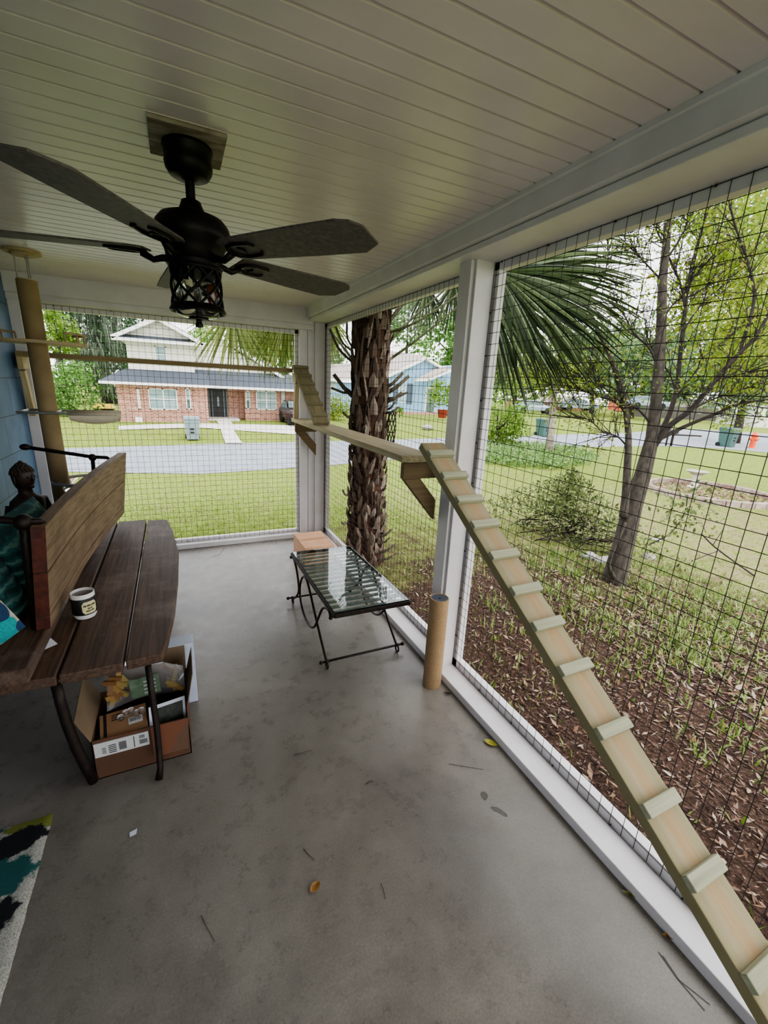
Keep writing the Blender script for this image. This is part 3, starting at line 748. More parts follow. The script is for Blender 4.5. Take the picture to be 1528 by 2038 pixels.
for sg in (1,-1):   # arms to the lap
    P = Vector((sx,sy,0))
    g.tube([P+s0*sg*.098+Vector((0,0,.935)), P+s0*sg*.128+Vector((0,0,.85)), P+s0*sg*.125+f0*.03+Vector((0,0,.77)), P+s0*sg*.05+f0*.09+Vector((0,0,.725))], [.03,.03,.025,.02], 10)
    g.tube([P+s0*sg*.03+f0*.05+Vector((0,0,.67)), P+s0*sg*.16+f0*.03+Vector((0,0,.665)), P+s0*sg*.06+f0*.12+Vector((0,0,.66))], [.04,.045,.035], 10)
body = obj('body', g, M['statue'], st, True)
hc = Vector((sx,sy,1.085))
g = G()
g.tube([hc+f0*.052+Vector((0,0,.016)), hc+f0*.064+Vector((0,0,-.012)), hc+f0*.056+Vector((0,0,-.016))], [.005,.008,.004], 8)     # nose
g.ball(hc+f0*.053+Vector((0,0,-.032)), .009, 8, sx=1.0, sz=.5)
g.ball(hc+f0*.045+Vector((0,0,-.05)), .014, 8)
for sg in (1,-1):
    g.ball(hc+f0*.05+s0*sg*.02+Vector((0,0,.006)), .009, 8, sz=.6)
    g.ball(hc+s0*sg*.053+Vector((0,0,-.012)), .013, 8, sx=.5, sz=2.6)
obj('face', g, M['statue'], st, True)
g = G()
for i in range(9):
    ph = .15+i*.17
    m_ = max(5, int(20*math.cos(ph)))
    for j in range(m_):
        t = 2*PI*(j+.5*(i % 2))/m_
        d = s0*math.cos(t)*.052*math.cos(ph)+f0*math.sin(t)*.057*math.cos(ph)+Vector((0,0,.06*math.sin(ph)+.012))
        if d.dot(f0) > .034 and d.z < .038: continue
        g.ball(hc+d, .0085, 6)
for j in range(10):
    t = 2*PI*j/10; g.ball(hc+s0*.022*math.cos(t)+f0*.022*math.sin(t)+Vector((0,0,.073)), .008, 6)
g.ball(hc+Vector((0,0,.085)), .012, 8)
obj('curled_hair', g, M['statue'], st, True)
# slim dark rod leaning at the left edge
g = G(); g.tube([(-.95,2.30,.55),(-1.08,2.75,1.14)], .011, 8); g.ball((-1.08,2.75,1.145), .016, 8)
obj('rod', g, M['iron'], label='thin dark metal rod leaning at the left beside the statue', cat='rod', smooth=True)

# ================================================================== BOX OF STUFF under the bench
bx = thing('cardboard_box', (-.25, 1.95, 0), 'open brown shipping box with red print under the bench', 'box')
x0, x1, yb0, yb1, hh = -.436, -.062, 1.80, 2.10, .20
g = G(); t_ = .004
g.box(x0,x1,yb0,yb1,0,t_); g.box(x0,x1,yb0,yb0+t_,0,hh); g.box(x0,x1,yb1-t_,yb1,0,hh+.02); g.box(x0,x0+t_,yb0,yb1,0,hh); g.box(x1-t_,x1,yb0,yb1,0,hh+.06)
obj('carton', g, M['carddk'], bx)
def flap(pts, nm='flap', mt=None):
    g = G(); P = [Vector(p) for p in pts]; nrm = (P[1]-P[0]).cross(P[2]-P[0]).normalized()*.003; g.extr(P, nrm); obj(nm, g, mt or M['cardin'], bx)
flap([(x0,yb0,hh),(x0,yb1,hh),(x0-.055,yb1,hh+.14),(x0-.05,yb0+.02,hh+.10)])
flap([(x0+.03,yb1,hh+.02),(x1,yb1,hh+.02),(x1,yb1+.05,hh+.16),(x0+.03,yb1+.05,hh+.16)])
flap([(x1,yb0+.03,hh+.05),(x1,yb1,hh+.05),(x1+.03,yb1,hh+.17),(x1+.03,yb0+.05,hh+.19)])
flap([(-.215,yb0-.0025,hh),(x1,yb0-.0025,hh),(x1-.01,yb0-.03,.06),(-.21,yb0-.03,.06)], mt=plain('flap_red_print', '#5c4230', .8, c2='#6e4029', scale=9, lo=.5, hi=.56))
# shipping label with print blocks
g = G(); g.box(-.428,-.225,yb0-.0045,yb0-.0012,.115,.185); lb = obj('shipping_label', g, M['label'], bx)
g = G()
def ink(xa, xb, za, zb): g.box(xa, xb, yb0-.0055, yb0-.0046, za, zb)
for i in range(12): ink(-.262+i*.0026, -.262+i*.0026+.0014, .13, .152)
for i in range(10): ink(-.338+i*.0028, -.338+i*.0028+.0016, .128, .168)
for k in range(5): ink(-.376, -.348, .125+k*.009, .1285+k*.009)
for k in range(4): ink(-.40, -.386, .13+k*.008, .1325+k*.008)
for k in range(3): ink(-.262, -.24, .16+k*.006, .1625+k*.006)
ink(-.283, -.280, .122, .178)
obj('label_print', g, M['ink'], lb)
# inner box
ib = thing('small_carton', (-.33, 1.9, .06), 'small brown carton with barcode sticker inside the open box', 'box')
g = G(); ux = Vector((1,.12,0)).normalized(); uy = Vector((-.12,1,.25)).normalized(); uz = ux.cross(uy)
cI = Vector((-.325,1.895,.15)); g.obox(cI, ux, uy, uz, .18, .13, .1); obj('carton', g, M['card'], ib, bevel=.002)
g = G(); g.obox(cI+uz*.0505+ux*.045-uy*.01, ux, uy, uz, .055, .035, .001); sk = obj('sticker', g, M['label'], ib)
g = G()
for i in range(9): g.obox(cI+uz*.0513+ux*(.025+i*.005)-uy*.006, ux, uy, uz, .0025, .018, .0005)
obj('barcode', g, M['ink'], sk)
g = G(); g.obox(cI+uz*.0505-ux*.07, ux, uy, uz, .012, .128, .001)
for k in range(3): g.obox(cI+uz*.0505-ux*.02+uy*(.045-.012*k), ux, uy, uz, .05, .004, .001)
obj('tape_print', g, M['ink'], ib)
# picture frame / dark booklet
fr = thing('picture_frame', (-.15, 1.88, .1), 'white-edged picture of dark leaves standing inside the open box', 'picture')
g = G(); ux = Vector((1,.1,.06)).normalized(); uz = Vector((0,.5,1)).normalized(); uy = uz.cross(ux).normalized()
cF = Vector((-.148,1.86,.185)); g.obox(cF, ux, uy, uz, .15, .006, .13); obj('mat_board', g, M['paper'], fr)
g = G(); g.obox(cF-uy*.0035*(1 if uy.y > 0 else -1)+ux*.012, ux, uy, uz, .105, .002, .1); obj('print', g, plain('dark_leaf_print', '#10140f', .6, c2='#33392a', scale=60), fr)
# clear zip bag of orange pieces
bagmat = glass('bag_film', (.95,.96,.98,1), .15); bagmat.node_tree.nodes['Principled BSDF'].inputs['Transmission Weight'].default_value = .88
pb = thing('plastic_bag', (-.24, 2.02, .2), 'clear plastic bag of orange pieces and green card in the box', 'bag')
g = G()
def bagf(i, j):
    u = i/17; v = j/13; x = -.40+.33*u; y = 1.985+.05*math.sin(3*u+2*v)+.04*v; z = .19+.22*v*(1-.25*abs(2*u-1)**2)
    return (x, y-.03*math.sin(PI*u)*math.sin(PI*v), z+.008*math.sin(13*u)*math.sin(9*v))
g.grid(bagf, 18, 14)
def bagb(i, j):
    p = Vector(bagf(i, j)); return p+Vector((0,.06*math.sin(PI*min(1,max(0,i/17)))*math.sin(PI*j/13)+.001,0))
g.grid(bagb, 18, 14); obj('bag_film', g, bagmat, pb, True)
om = leafm('orange_pieces', ['#8a5426', '#a8762f', '#96622a', '#a98a3e'], .5, 0)
for k in range(30):
    x = rnd.choice([-.345+rnd.uniform(-.03,.03), -.115+rnd.uniform(-.025,.03)])
    g = G(); a = rnd.uniform(0, PI); g.obox((x, 1.985+rnd.uniform(-.008,.012), rnd.uniform(.24,.36)), (math.cos(a),.2,math.sin(a)), (-.2*math.cos(a),1,0), (-math.sin(a),0,math.cos(a)), .05, .012, .02)
    obj('orange_piece', g, plain('orange_%d' % (k % 3), ['#7d5632','#94723f','#93804a'][k % 3], .5) if k < 3 else bpy.data.materials['orange_%d' % (k % 3)], pb)
g = G(); g.obox((-.235,1.968,.295), (1,.05,.05), (0,1,0), (-.05,0,1), .12, .003, .10); cd = obj('insert_card', g, plain('green_card', '#3f5a3d', .6, c2='#6b7a66', scale=18), pb)
g = G()
for k in range(4): g.obox((-.215,1.9655,.262+k*.02), (1,.05,.05), (0,1,0), (-.05,0,1), .05, .001, .010)
obj('card_print', g, plain('grey_print', '#98a095', .7), cd)
g = G()
for k in range(5): g.ball((-.33+.02*k, 1.875+.008*(k % 2), .225+.012*(k % 3)), .016, 8)
obj('bubble_wrap_parcel', g, glass('bubble_wrap', (.9,.93,.95,1), .1), pb, True)
# white box behind
wb = thing('white_box', (-.10, 2.18, 0), 'pale blue-white flat box standing behind the open shipping box', 'box')
g = G(); g.box(-.19, -.02, 2.155, 2.24, 0, .36); obj('carton', g, plain('pale_box', '#b9c3d6', .6, c2='#c3cbdb'), wb, bevel=.002)
g = G(); g.box(-.185, -.025, 2.15, 2.245, .355, .362); obj('lid', g, plain('pale_lid', '#c9d0df', .6), wb)

# ================================================================== IRON AND GLASS COFFEE TABLE
ct = thing('coffee_table', (.95, 2.55, 0), 'low wrought-iron coffee table with glass top by the palm', 'table')
ZT = .432
cor = [(.718,2.056),(1.202,2.05),(1.184,3.039),(.709,3.05)]
def inset(d): 
    cx = sum(p[0] for p in cor)/4; cyy = sum(p[1] for p in cor)/4
    return [(p[0]+(d if p[0] < cx else -d), p[1]+(d if p[1] < cyy else -d)) for p in cor]
g = G(); g.prism(inset(.004), ZT, ZT+.008); obj('glass_top', g, M['glass'], ct)
g = G()
ci = inset(.0)
for i in range(4):
    a, b = ci[i], ci[(i+1) % 4]; g.beam((a[0],a[1],ZT-.013), (b[0],b[1],ZT-.013), .014, .024)
obj('frame', g, M['iron'], ct, bevel=.002)
M['slat'] = plain('slat_metal', '#7b837f', .5, 0, c2='#8a918c')
for k in range(15):
    u = (k+.6)/15.4; xa = cor[0][0]+(cor[3][0]-cor[0][0])*u; xb = cor[1][0]+(cor[2][0]-cor[1][0])*u; yy = 2.055+.985*u
    g = G(); g.box(xa+.006, xb-.006, yy-.014, yy+.014, ZT-.02, ZT-.014); obj('slat', g, M['slat'], ct)
def catmull(P, n=8):
    P = [Vector(p) for p in P]; P = [P[0]*2-P[1]]+P+[P[-1]*2-P[-2]]; out = []
    for i in range(1, len(P)-2):
        for k in range(n):
            t = k/n; a, b, c, d = P[i-1:i+3]
            out.append(.5*((2*b)+(c-a)*t+(2*a-5*b+4*c-d)*t*t+(3*b-a-3*c+d)*t**3))
    out.append(P[-2]); return out
for X in (.712, 1.196):
    A = [(2.17,.042),(2.29,.13),(2.42,.235),(2.55,.345),(2.63,.392),(2.71,.38),(2.785,.31),(2.815,.21),(2.765,.12),(2.65,.075),(2.53,.085),(2.43,.145),(2.35,.25),(2.27,.355),(2.19,.404),(2.13,.408),(2.105,.385)]
    B = [(3.075,.385),(3.04,.405),(2.96,.39),(2.885,.32),(2.845,.215),(2.92,.125),(3.04,.042)]
    g = G(); g.tube(catmull([(X,a,b) for a,b in A]), .008, 8); g.ball((X,2.105,.385), .013, 8); obj('scroll_leg', g, M['iron'], ct, True)
    g = G(); g.tube(catmull([(X,a,b) for a,b in B]), .008, 8); g.ball((X,3.075,.385), .013, 8); obj('scroll_leg', g, M['iron'], ct, True)
    for yy in (2.165, 3.045):
        g = G(); g.torus((X, yy, .028), .022, .006, 20, 8, axis=Matrix(((0,0,1),(1,0,0),(0,1,0))), sx=1.0, sy=1.0)
        obj('foot_ring', g, M['iron'], ct, True)
for yy in (2.165, 3.045):
    g = G(); g.tube([(.675,yy,.052),(1.235,yy,.052)], .0075, 8); g.ball((.675,yy,.052), .013, 8); g.ball((1.235,yy,.052), .013, 8)
    for X in (.712,1.196): g.lathe([(.011,-.009),(.011,.009)], (X,yy,.052), 10, axis=Matrix(((0,0,1),(1,0,0),(0,1,0))))
    obj('stretcher', g, M['iron'], ct, True)

# tan carton behind the table
tc_ = thing('cardboard_box', (1.12, 4.0, 0), 'plain tan closed cardboard box in the far corner behind the table', 'box')
g = G(); g.box(.99, 1.285, 3.72, 4.16, 0, .19); obj('carton', g, M['cardlt'], tc_, bevel=.004)
g = G(); g.box(.989, 1.286, 3.91, 3.97, .19, .1912); obj('tape', g, plain('packing_tape', '#bb8a66', .4), tc_)

# cardboard tube scratch post
tu = thing('cardboard_tube', (1.235, 1.89, 0), 'upright brown cardboard tube with dark capped end beside the post', 'tube')
tx, ty = 1.245, 1.80
g = G(); g.lathe([(.052,0),(.0535,.004),(.0535,.566),(.052,.57),(.047,.57),(.0465,.56)], (tx,ty,0), 40); obj('tube_wall', g, M['cork'], tu, 'auto')
g = G(); g.lathe([(.046,.535),(.0462,.568),(.006,.566),(.005,.56)], (tx,ty,0), 36); obj('end_cap', g, plain('blue_black_cap', '#39404a', .5, c2='#4a525d'), tu, 'auto')
tu.location = (tx, ty, 0)
for o_ in tu.children: o_.matrix_parent_inverse = Matrix.Translation((-tx,-ty,0))

# rug corner
def rugcol():
    m, nt, p, o = newmat('shag_rug'); tc = nt.nodes.new('ShaderNodeTexCoord')
    spots = [(-.62,1.665,.10,.042,0,'#7c8234'),(-.685,1.592,.125,.055,12,'#05070e'),(-.70,1.46,.13,.075,10,'#1f5654'),(-.69,1.325,.10,.07,15,'#060910'),(-.80,1.70,.1,.06,0,'#1f5654'),(-.9,1.5,.12,.07,0,'#7c8234'),(-.68,1.10,.1,.07,0,'#1f5654'),(-.66,.92,.1,.07,0,'#060910'),(-.9,1.2,.12,.08,0,'#060910'),(-.95,.95,.1,.08,0,'#7c8234')]
    n2 = noise(nt, tc.outputs['Object'], 220, 2); n1 = noise(nt, tc.outputs['Object'], 34, 4)
    c = ramp(nt, n2, [(.3, '#7d7c74'), (.7, '#b5b3a9')])
    for (x, y, a, b, r, h) in spots:
        mp = nt.nodes.new('ShaderNodeMapping'); mp.vector_type = 'TEXTURE'; mp.inputs['Location'].default_value = (x, y, 0); mp.inputs['Rotation'].default_value = (0,0,math.radians(r)); mp.inputs['Scale'].default_value = (a, b, 10)
        nt.links.new(tc.outputs['Object'], mp.inputs[0])
        ln = nt.nodes.new('ShaderNodeVectorMath'); ln.operation = 'LENGTH'; nt.links.new(mp.outputs[0], ln.inputs[0])
        ad = nt.nodes.new('ShaderNodeMath'); ad.operation = 'MULTIPLY_ADD'; ad.inputs[1].default_value = .9; nt.links.new(n1, ad.inputs[0]); nt.links.new(ln.outputs['Value'], ad.inputs[2])
        mr = nt.nodes.new('ShaderNodeMapRange'); mr.inputs[1].default_value = 1.38; mr.inputs[2].default_value = 1.5; mr.inputs[3].default_value = 1; mr.inputs[4].default_value = 0; nt.links.new(ad.outputs[0], mr.inputs[0])
        sh = mix(nt, .4, h, ramp(nt, n2, [(.3, '#404040'), (.7, '#ffffff')]), 'MULTIPLY')
        c = mix(nt, mr.outputs[0], c, sh)
    nt.links.new(c, p.inputs['Base Color']); p.inputs['Roughness'].default_value = 1; bump(nt, p, n2, .6, .004); return m
g = G(); nx, ny = 30, 40
def rugf(i, j):
    x = -1.10+.535*i/(nx-1); y = .2+1.485*j/(ny-1)
    e = min(i, nx-1-i, j, ny-1-j)
    return (x+.002*rnd.uniform(-1,1), y+.01*(i/(nx-1)-.5)*(j == ny-1), (.012 if e else .001)+.0015*rnd.random())
g.grid(rugf, nx, ny); obj('rug', g, rugcol(), None, True, label='cream shag rug corner with navy, teal and olive spots', cat='rug')

M['needle'] = plain('dry_needle', '#3a3028', .9, c2='#54463a', scale=20)
# ================================================================== LITTER on the floor
def leaf_on_floor(x, y, a, L, w, mt, label, name='fallen_leaf', curl=.01):
    g = G(); ca, sa = math.cos(a), math.sin(a); pts = []
    for i in range(7):
        u = i/6; ww = w*math.sin(PI*u)**.8/2
        for s_ in (-1, 0, 1):
            lx = (u-.5)*L; ly = s_*ww; z = .003+curl*(abs(s_)*.8*math.sin(PI*u)+ (2*u-1)**2*.8)
            pts.append((x+lx*ca-ly*sa, y+lx*sa+ly*ca, z))
    g.add(pts, [(3*i+k, 3*i+3+k, 3*i+4+k, 3*i+1+k) for i in range(6) for k in (0,1)])
    return obj(name, g, mt, None, True, label=label, cat='leaf')
ly_ = plain('yellow_leaf', '#8a8a2a', .6, c2='#b5a63a', scale=60); lbn = plain('brown_leaf', '#7a4f22', .7, c2='#b0803c', scale=40); lgr = plain('olive_leaf', '#5e6134', .7, c2='#7f7d44', scale=40); ldk = plain('dark_leaf', '#2a211a', .8)
def fp(px, py): p = PZ(0, px, py); return p.x, p.y
x, y = fp(976, 1481); leaf_on_floor(x, y, 2.2, .07, .035, ly_, 'yellow-green fallen leaf on the floor near the ramp sill')
x, y = fp(627, 1769); leaf_on_floor(x, y, .5, .045, .03, lbn, 'curled brown leaf alone in the middle of the floor')
x, y = fp(1254, 1784); leaf_on_floor(x, y, 2.3, .06, .014, lgr, 'slim olive leaf on the floor beside the bottom sill')
x, y = fp(1330, 1868); leaf_on_floor(x, y, 2.4, .04, .016, lbn, 'small brown leaf by the sill under the ramp foot')
x, y = fp(890, 1382); leaf_on_floor(x, y, 2.4, .05, .016, ldk, 'dark dry leaf by the post base')
def needle(pts, r, label, mt=None, name='pine_needle', cat='twig'):
    g = G(); g.tube([(*fp(a, b), r+.001) for a, b in pts], r, 5); obj(name, g, mt or M['needle'], None, True, label=label, cat=cat)
needle([(586,1504),(605,1498),(622,1494)], 0.00132, 'short dark twig on the floor left of centre', name='twig')
needle([(604,1690),(614,1702),(626,1712)], 0.00108, 'forked dry sprig on the floor above the brown leaf', name='twig')
needle([(758,1758),(764,1775),(767,1790)], 0.00072, 'thin pine needle right of the brown leaf')
needle([(893,1521),(925,1526),(962,1532)], 0.00084, 'long pale pine needle below the yellow leaf')
needle([(400,1822),(412,1846),(427,1874)], 0.00084, 'thin pine needle at the lower left of the floor')
needle([(1310,1895),(1345,1945),(1402,2012)], 0.00096, 'long dark pine needle at the bottom right beside the sill')
needle([(1318,1902),(1352,1952),(1412,2000)], 0.00084, 'second dark pine needle lying along the sill at bottom right')
needle([(728,1562),(735,1556),(742,1556)], 0.00168, 'tiny curled dark crumb of bark in mid floor', name='bark_crumb', cat='debris')
needle([(420,1110),(438,1103),(447,1090)], 0.00084, 'thin pine needle near the far screen sill')
p = PZ(0, 265, 1658); ux = Vector((.9,.4,0)).normalized()
g = G(); A = [PZ(.002,258,1666), PZ(.002,258,1657), PZ(.004,273,1649), PZ(.003,271,1660)]; g.add(A, [(0,1,2,3)]); g.add([a+Vector((0,0,.001)) for a in A], [(3,2,1,0)])
obj('paper_scrap', g, M['paper'], label='tiny white paper scrap on the floor near the rug', cat='paper')
# ================================================================== GROUND AND STREET
def axis_pts(lo, hi, near0, near1, fine):
    p = []; x = near0
    while x < near1: p.append(x); x += fine
    s = fine; x = near1
    while x < hi: p.append(x); s *= 1.22; x += s
    p.append(hi); s = fine; x = near0
    while x > lo: s *= 1.22; x -= s; p.insert(0, max(x, lo))
    return p
xs = axis_pts(-90, 140, -3, 16, .22); ys = axis_pts(-30, 130, -3, 24, .25)
g = G(); rg = random.Random(3)
def gz(i, j):
    x, y = xs[i], ys[j]; z = terr(x, y)
    near = x > 1.6 or y > 4.9
    return (x, y, z+(rg.uniform(-.012, .012) if near and x < 17 and y < 13 else 0))
g.grid(gz, len(xs), len(ys)); struct('ground', g, M['ground'], smooth=True)
def march(px, py):
    d = ray(px, py); t = .5
    while t < 160:
        P = CAM+d*t
        if P.z < terr(P.x, P.y): return P
        t += .012+t*.002
    return CAM+d*60
def strip(name, near, far, mt, dz=.012, seg=14, **k):
    """ribbon draped on the ground between two polylines with equal point counts"""
    g = G(); rows = []
    for i in range(len(near)-1):
        for s in range(seg):
            u = s/seg; rows.append((near[i][0]*(1-u)+near[i+1][0]*u, near[i][1]*(1-u)+near[i+1][1]*u, far[i][0]*(1-u)+far[i+1][0]*u, far[i][1]*(1-u)+far[i+1][1]*u))
    rows.append((*near[-1], *far[-1]))
    def f(i, j):
        a = rows[i]; v = j/8; x = a[0]*(1-v)+a[2]*v; y = a[1]*(1-v)+a[3]*v; return (x, y, terr(x, y)+dz)
    g.grid(f, len(rows), 9); return struct(name, g, mt, smooth=True, **k)
strip('road', [(-70,14.6),(-2.9,14.3),(.5,13.3),(4.3,13.9),(10,15.6),(19.5,17.0),(26.9,16.9),(30.4,15.8),(33.5,12.6),(44,3)],
      [(-70,18.6),(-3.7,19.0),(.8,19.75),(5,20.2),(13.4,21.0),(23.7,21.9),(31.2,22.4),(41.5,24.2),(50,22.6),(70,18)], M['asphalt'])
def pxy(q): p = march(*q); return (p.x, p.y)
strip('sidewalk', [pxy(q) for q in ((236,857),(390,852),(592,866))], [pxy(q) for q in ((236,849),(390,843),(592,848))], M['concrete'], .03)
strip('path', [pxy((449,884)),pxy((440,858)),pxy((426,834))], [pxy((484,884)),pxy((466,858)),pxy((456,834))], M['concrete'], .045)

# mulch chips, dry leaves and weeds nobody could count
def on_ground(x, y): return terr(x, y)
def chip(g, x, y, s, mi=0, up=.006, asp=None):
    a = rnd.uniform(0, 2*PI); b = rnd.uniform(-.5, .5); c = rnd.uniform(-.4, .4)
    ux = Vector((math.cos(a), math.sin(a), b)).normalized(); uy = Vector((-math.sin(a), math.cos(a), c)).normalized()
    L = s*rnd.uniform(.7, 1.5); w = L*(asp or rnd.uniform(.14, .4)); P = Vector((x, y, on_ground(x, y)+up+.3*L*abs(b)))
    g.add([P-ux*L/2, P-uy*w/2, P+ux*L/2, P+uy*w/2], [(0,1,2,3)], mi)
def mulch_xy():
    while True:
        x = rnd.uniform(1.46, 6.5); y = rnd.uniform(-2.6, 4.6)
        d = math.hypot((x-2.6)/3.4, (y-.2)/4.0)
        if rnd.random() < 1.25-d: return x, y
g = G()
for k in range(52000):
    x, y = mulch_xy(); chip(g, x, y, rnd.uniform(.012, .038)*(1 if x < 3 else 1.4))
obj('mulch_chips', g, leafm('mulch_chip', ['#241814', '#3d2b23', '#573e33', '#6e5445', '#8b7265', '#30221c', '#48332a', '#a39084', '#4a352b', '#352620'], .9, 0), label='brown bark mulch covering the bed outside the right screen', cat='mulch', kind='stuff')
g = G()
for k in range(6500):
    x, y = mulch_xy() if k % 3 else (rnd.uniform(1.6, 14), rnd.uniform(-1.5, 9))
    if x < 1.46 and y < 4.7: continue
    chip(g, x, y, rnd.uniform(.025, .055)*(1 if x < 3.2 else 1.5), 0, .01, rnd.uniform(.18, .42))
obj('dry_leaves', g, leafm('dry_leaf', ['#8d6a4e', '#a88c72', '#7d5239', '#c2b3a0', '#6b4630', '#9c7f64', '#b8a78e'], .7, .1), label='scattered tan dry leaves lying on the mulch bed', cat='dry leaves', kind='stuff')
def blade(g, x, y, h, w, lean, mi=0):
    a = rnd.uniform(0, 2*PI); d = Vector((math.cos(a), math.sin(a), 0)); s = Vector((-d.y, d.x, 0))*w
    P = Vector((x, y, on_ground(x, y)-.005)); Q = P+d*lean*.4+Vector((0,0,h*.6)); T = P+d*lean+Vector((0,0,h))
    g.add([P-s, P+s, Q+s*.8, Q-s*.8, T], [(0,1,2,3),(3,2,4)], mi)
g = G()
for c in range(300):
    x, y = mulch_xy() if c % 4 == 0 else (rnd.uniform(2.4, 7), rnd.uniform(.2, 5))
    if math.hypot(x-4.4, y-2.7) < 1.6: n_ = 34
    else: n_ = rnd.randint(8, 22)
    rr = rnd.uniform(.04, .14)
    for k in range(n_): blade(g, x+rnd.gauss(0, rr), y+rnd.gauss(0, rr), rnd.uniform(.03, .11), rnd.uniform(.003, .007), rnd.uniform(.02, .07))
for k in range(3600):   # low broad weeds around the tree foot and right of it
    x = rnd.gauss(4.7, 1.1); y = rnd.gauss(1.9, 1.1)
    if x < 2.4 or math.hypot(x-4.37, y-2.86) < .14: continue
    blade(g, x, y, rnd.uniform(.015, .055), rnd.uniform(.004, .011), rnd.uniform(.03, .07))
obj('weeds', g, leafm('weed_blade', ['#5f7d2e', '#86a24a', '#a3b86a', '#48682a', '#b9c48c'], .6, .35), label='patchy green weeds growing through the mulch around the tree', cat='weeds', kind='stuff')
g = G()
for k in range(24000):
    if k % 2: x, y = rnd.uniform(-1.4, 3.2), 4.8+abs(rnd.gauss(0, 2.2))
    else: x, y = rnd.uniform(1.5, 11), rnd.uniform(1.5, 10)
    blade(g, x, y, rnd.uniform(.02, .055), rnd.uniform(.003, .006), rnd.uniform(.01, .05))
obj('lawn_grass', g, leafm('lawn_blade', ['#7f9a3a', '#a0b858', '#bccb80', '#6a8a30', '#c8c79a'], .6, .4), label='short green grass of the yard beyond the far screen', cat='grass', kind='stuff')

# ================================================================== PALM
PLM = Vector((1.73, 3.98, 0))
palm = thing('palm_tree', (PLM.x, PLM.y, -.2), 'stout palm with ragged brown leaf bases just outside the screens', 'palm tree')
def pax(z): return PLM+Vector((-.012*max(0,z), 0, z))
g = G(); g.tube([pax(z) for z in (-.25,.2,.7,1.2,1.7,2.2,2.6,3.0)], [.185,.165,.158,.158,.155,.15,.145,.11], 24); obj('trunk', g, M['palmcore'], palm, True)
g = G(); z = -.22
def boot(z, a, w, L, out, lean, tipw):
    e = Vector((math.cos(a), math.sin(a), 0)); tg = Vector((-e.y, e.x, 0)); zv = Vector((0,0,1)); r0 = .158 if z > .4 else .17
    b = pax(z)+e*(r0-.008); p1 = b+zv*L*.5+e*(out*.45+.012)+tg*lean*L*.45; p2 = b+zv*L*.86+e*out*.85+tg*lean*L*.85; p3 = b+zv*L+e*out*1.15+tg*lean*L
    k = tipw
    g.add([b-tg*w, b+e*.03, b+tg*w, p1-tg*w*.85, p1+e*.022, p1+tg*w*.85, p2-tg*w*k, p2+e*.012, p2+tg*w*k, p3],
          [(0,1,4,3),(1,2,5,4),(3,4,7,6),(4,5,8,7),(6,7,9),(7,8,9)])
while z < 1.32:
    n_ = 11; off = rnd.random()
    for j in range(n_):
        a = 2*PI*(j+off)/n_+rnd.uniform(-.2,.2)
        boot(z+rnd.uniform(-.03,.03), a, rnd.uniform(.022,.036), rnd.uniform(.11,.19), rnd.uniform(.015,.055), rnd.uniform(-.35,.35), rnd.uniform(.3,.7))
    z += .068
while z < 2.7:
    n_ = 8; off = rnd.random()
    for j in range(n_):
        a = 2*PI*(j+off)/n_+rnd.uniform(-.25,.25); sg = rnd.choice((-1,1))
        if rnd.random() < .55: boot(z, a, rnd.uniform(.012,.022), rnd.uniform(.2,.42), rnd.uniform(.0,.03), sg*rnd.uniform(.08,.42), rnd.uniform(.4,.8))
        else: boot(z, a, rnd.uniform(.03,.05), rnd.uniform(.14,.24), rnd.uniform(.005,.03), rnd.uniform(-.2,.2), .3)
    z += .085
obj('leaf_bases', g, M['boot'], palm)
stub = plain('palm_stub', '#4d4436', .8, c2='#6f6552', scale=25, bmp=.3)
for (bx_, by_, tx_, ty_, r_) in ((705,790,664,745,.018),(706,782,659,772,.011),(762,775,802,742,.014),(764,785,814,748,.016),(766,800,800,781,.014),(768,794,812,780,.01),(764,822,794,810,.01),(700,830,682,820,.012),(770,815,786,800,.009),
        (688,1040,680,1040,.010),(756,1068,780,1053,.011),(757,1080,775,1070,.009),(754,1100,788,1082,.011),(757,1115,790,1100,.009),(762,975,768,965,.010),(764,1010,768,998,.01),(690,985,682,975,.009)):
    p0 = PD(4.17, bx_, by_); p1 = PD(4.10, tx_, ty_); g = G(); m_ = (p0+p1)/2+Vector((0,0,-.02))
    g.tube([p0, m_, p1], [r_*1.6, r_*1.1, r_], 8); obj('stub', g, stub, palm, True)
for (bx_, by_, tx_, ty_, r_) in ((700,720,656,655,.012),(702,700,668,650,.009),(700,690,690,640,.009),(765,650,800,606,.02)):
    g = G(); g.tube(catmull([PD(4.17,bx_,by_), PD(4.14,(bx_+tx_)/2-4,(by_+ty_)/2+6), PD(4.1,tx_,ty_)],5), r_, 8); obj('stub', g, stub, palm, True)
crown = PD(4.22, 738, 630)
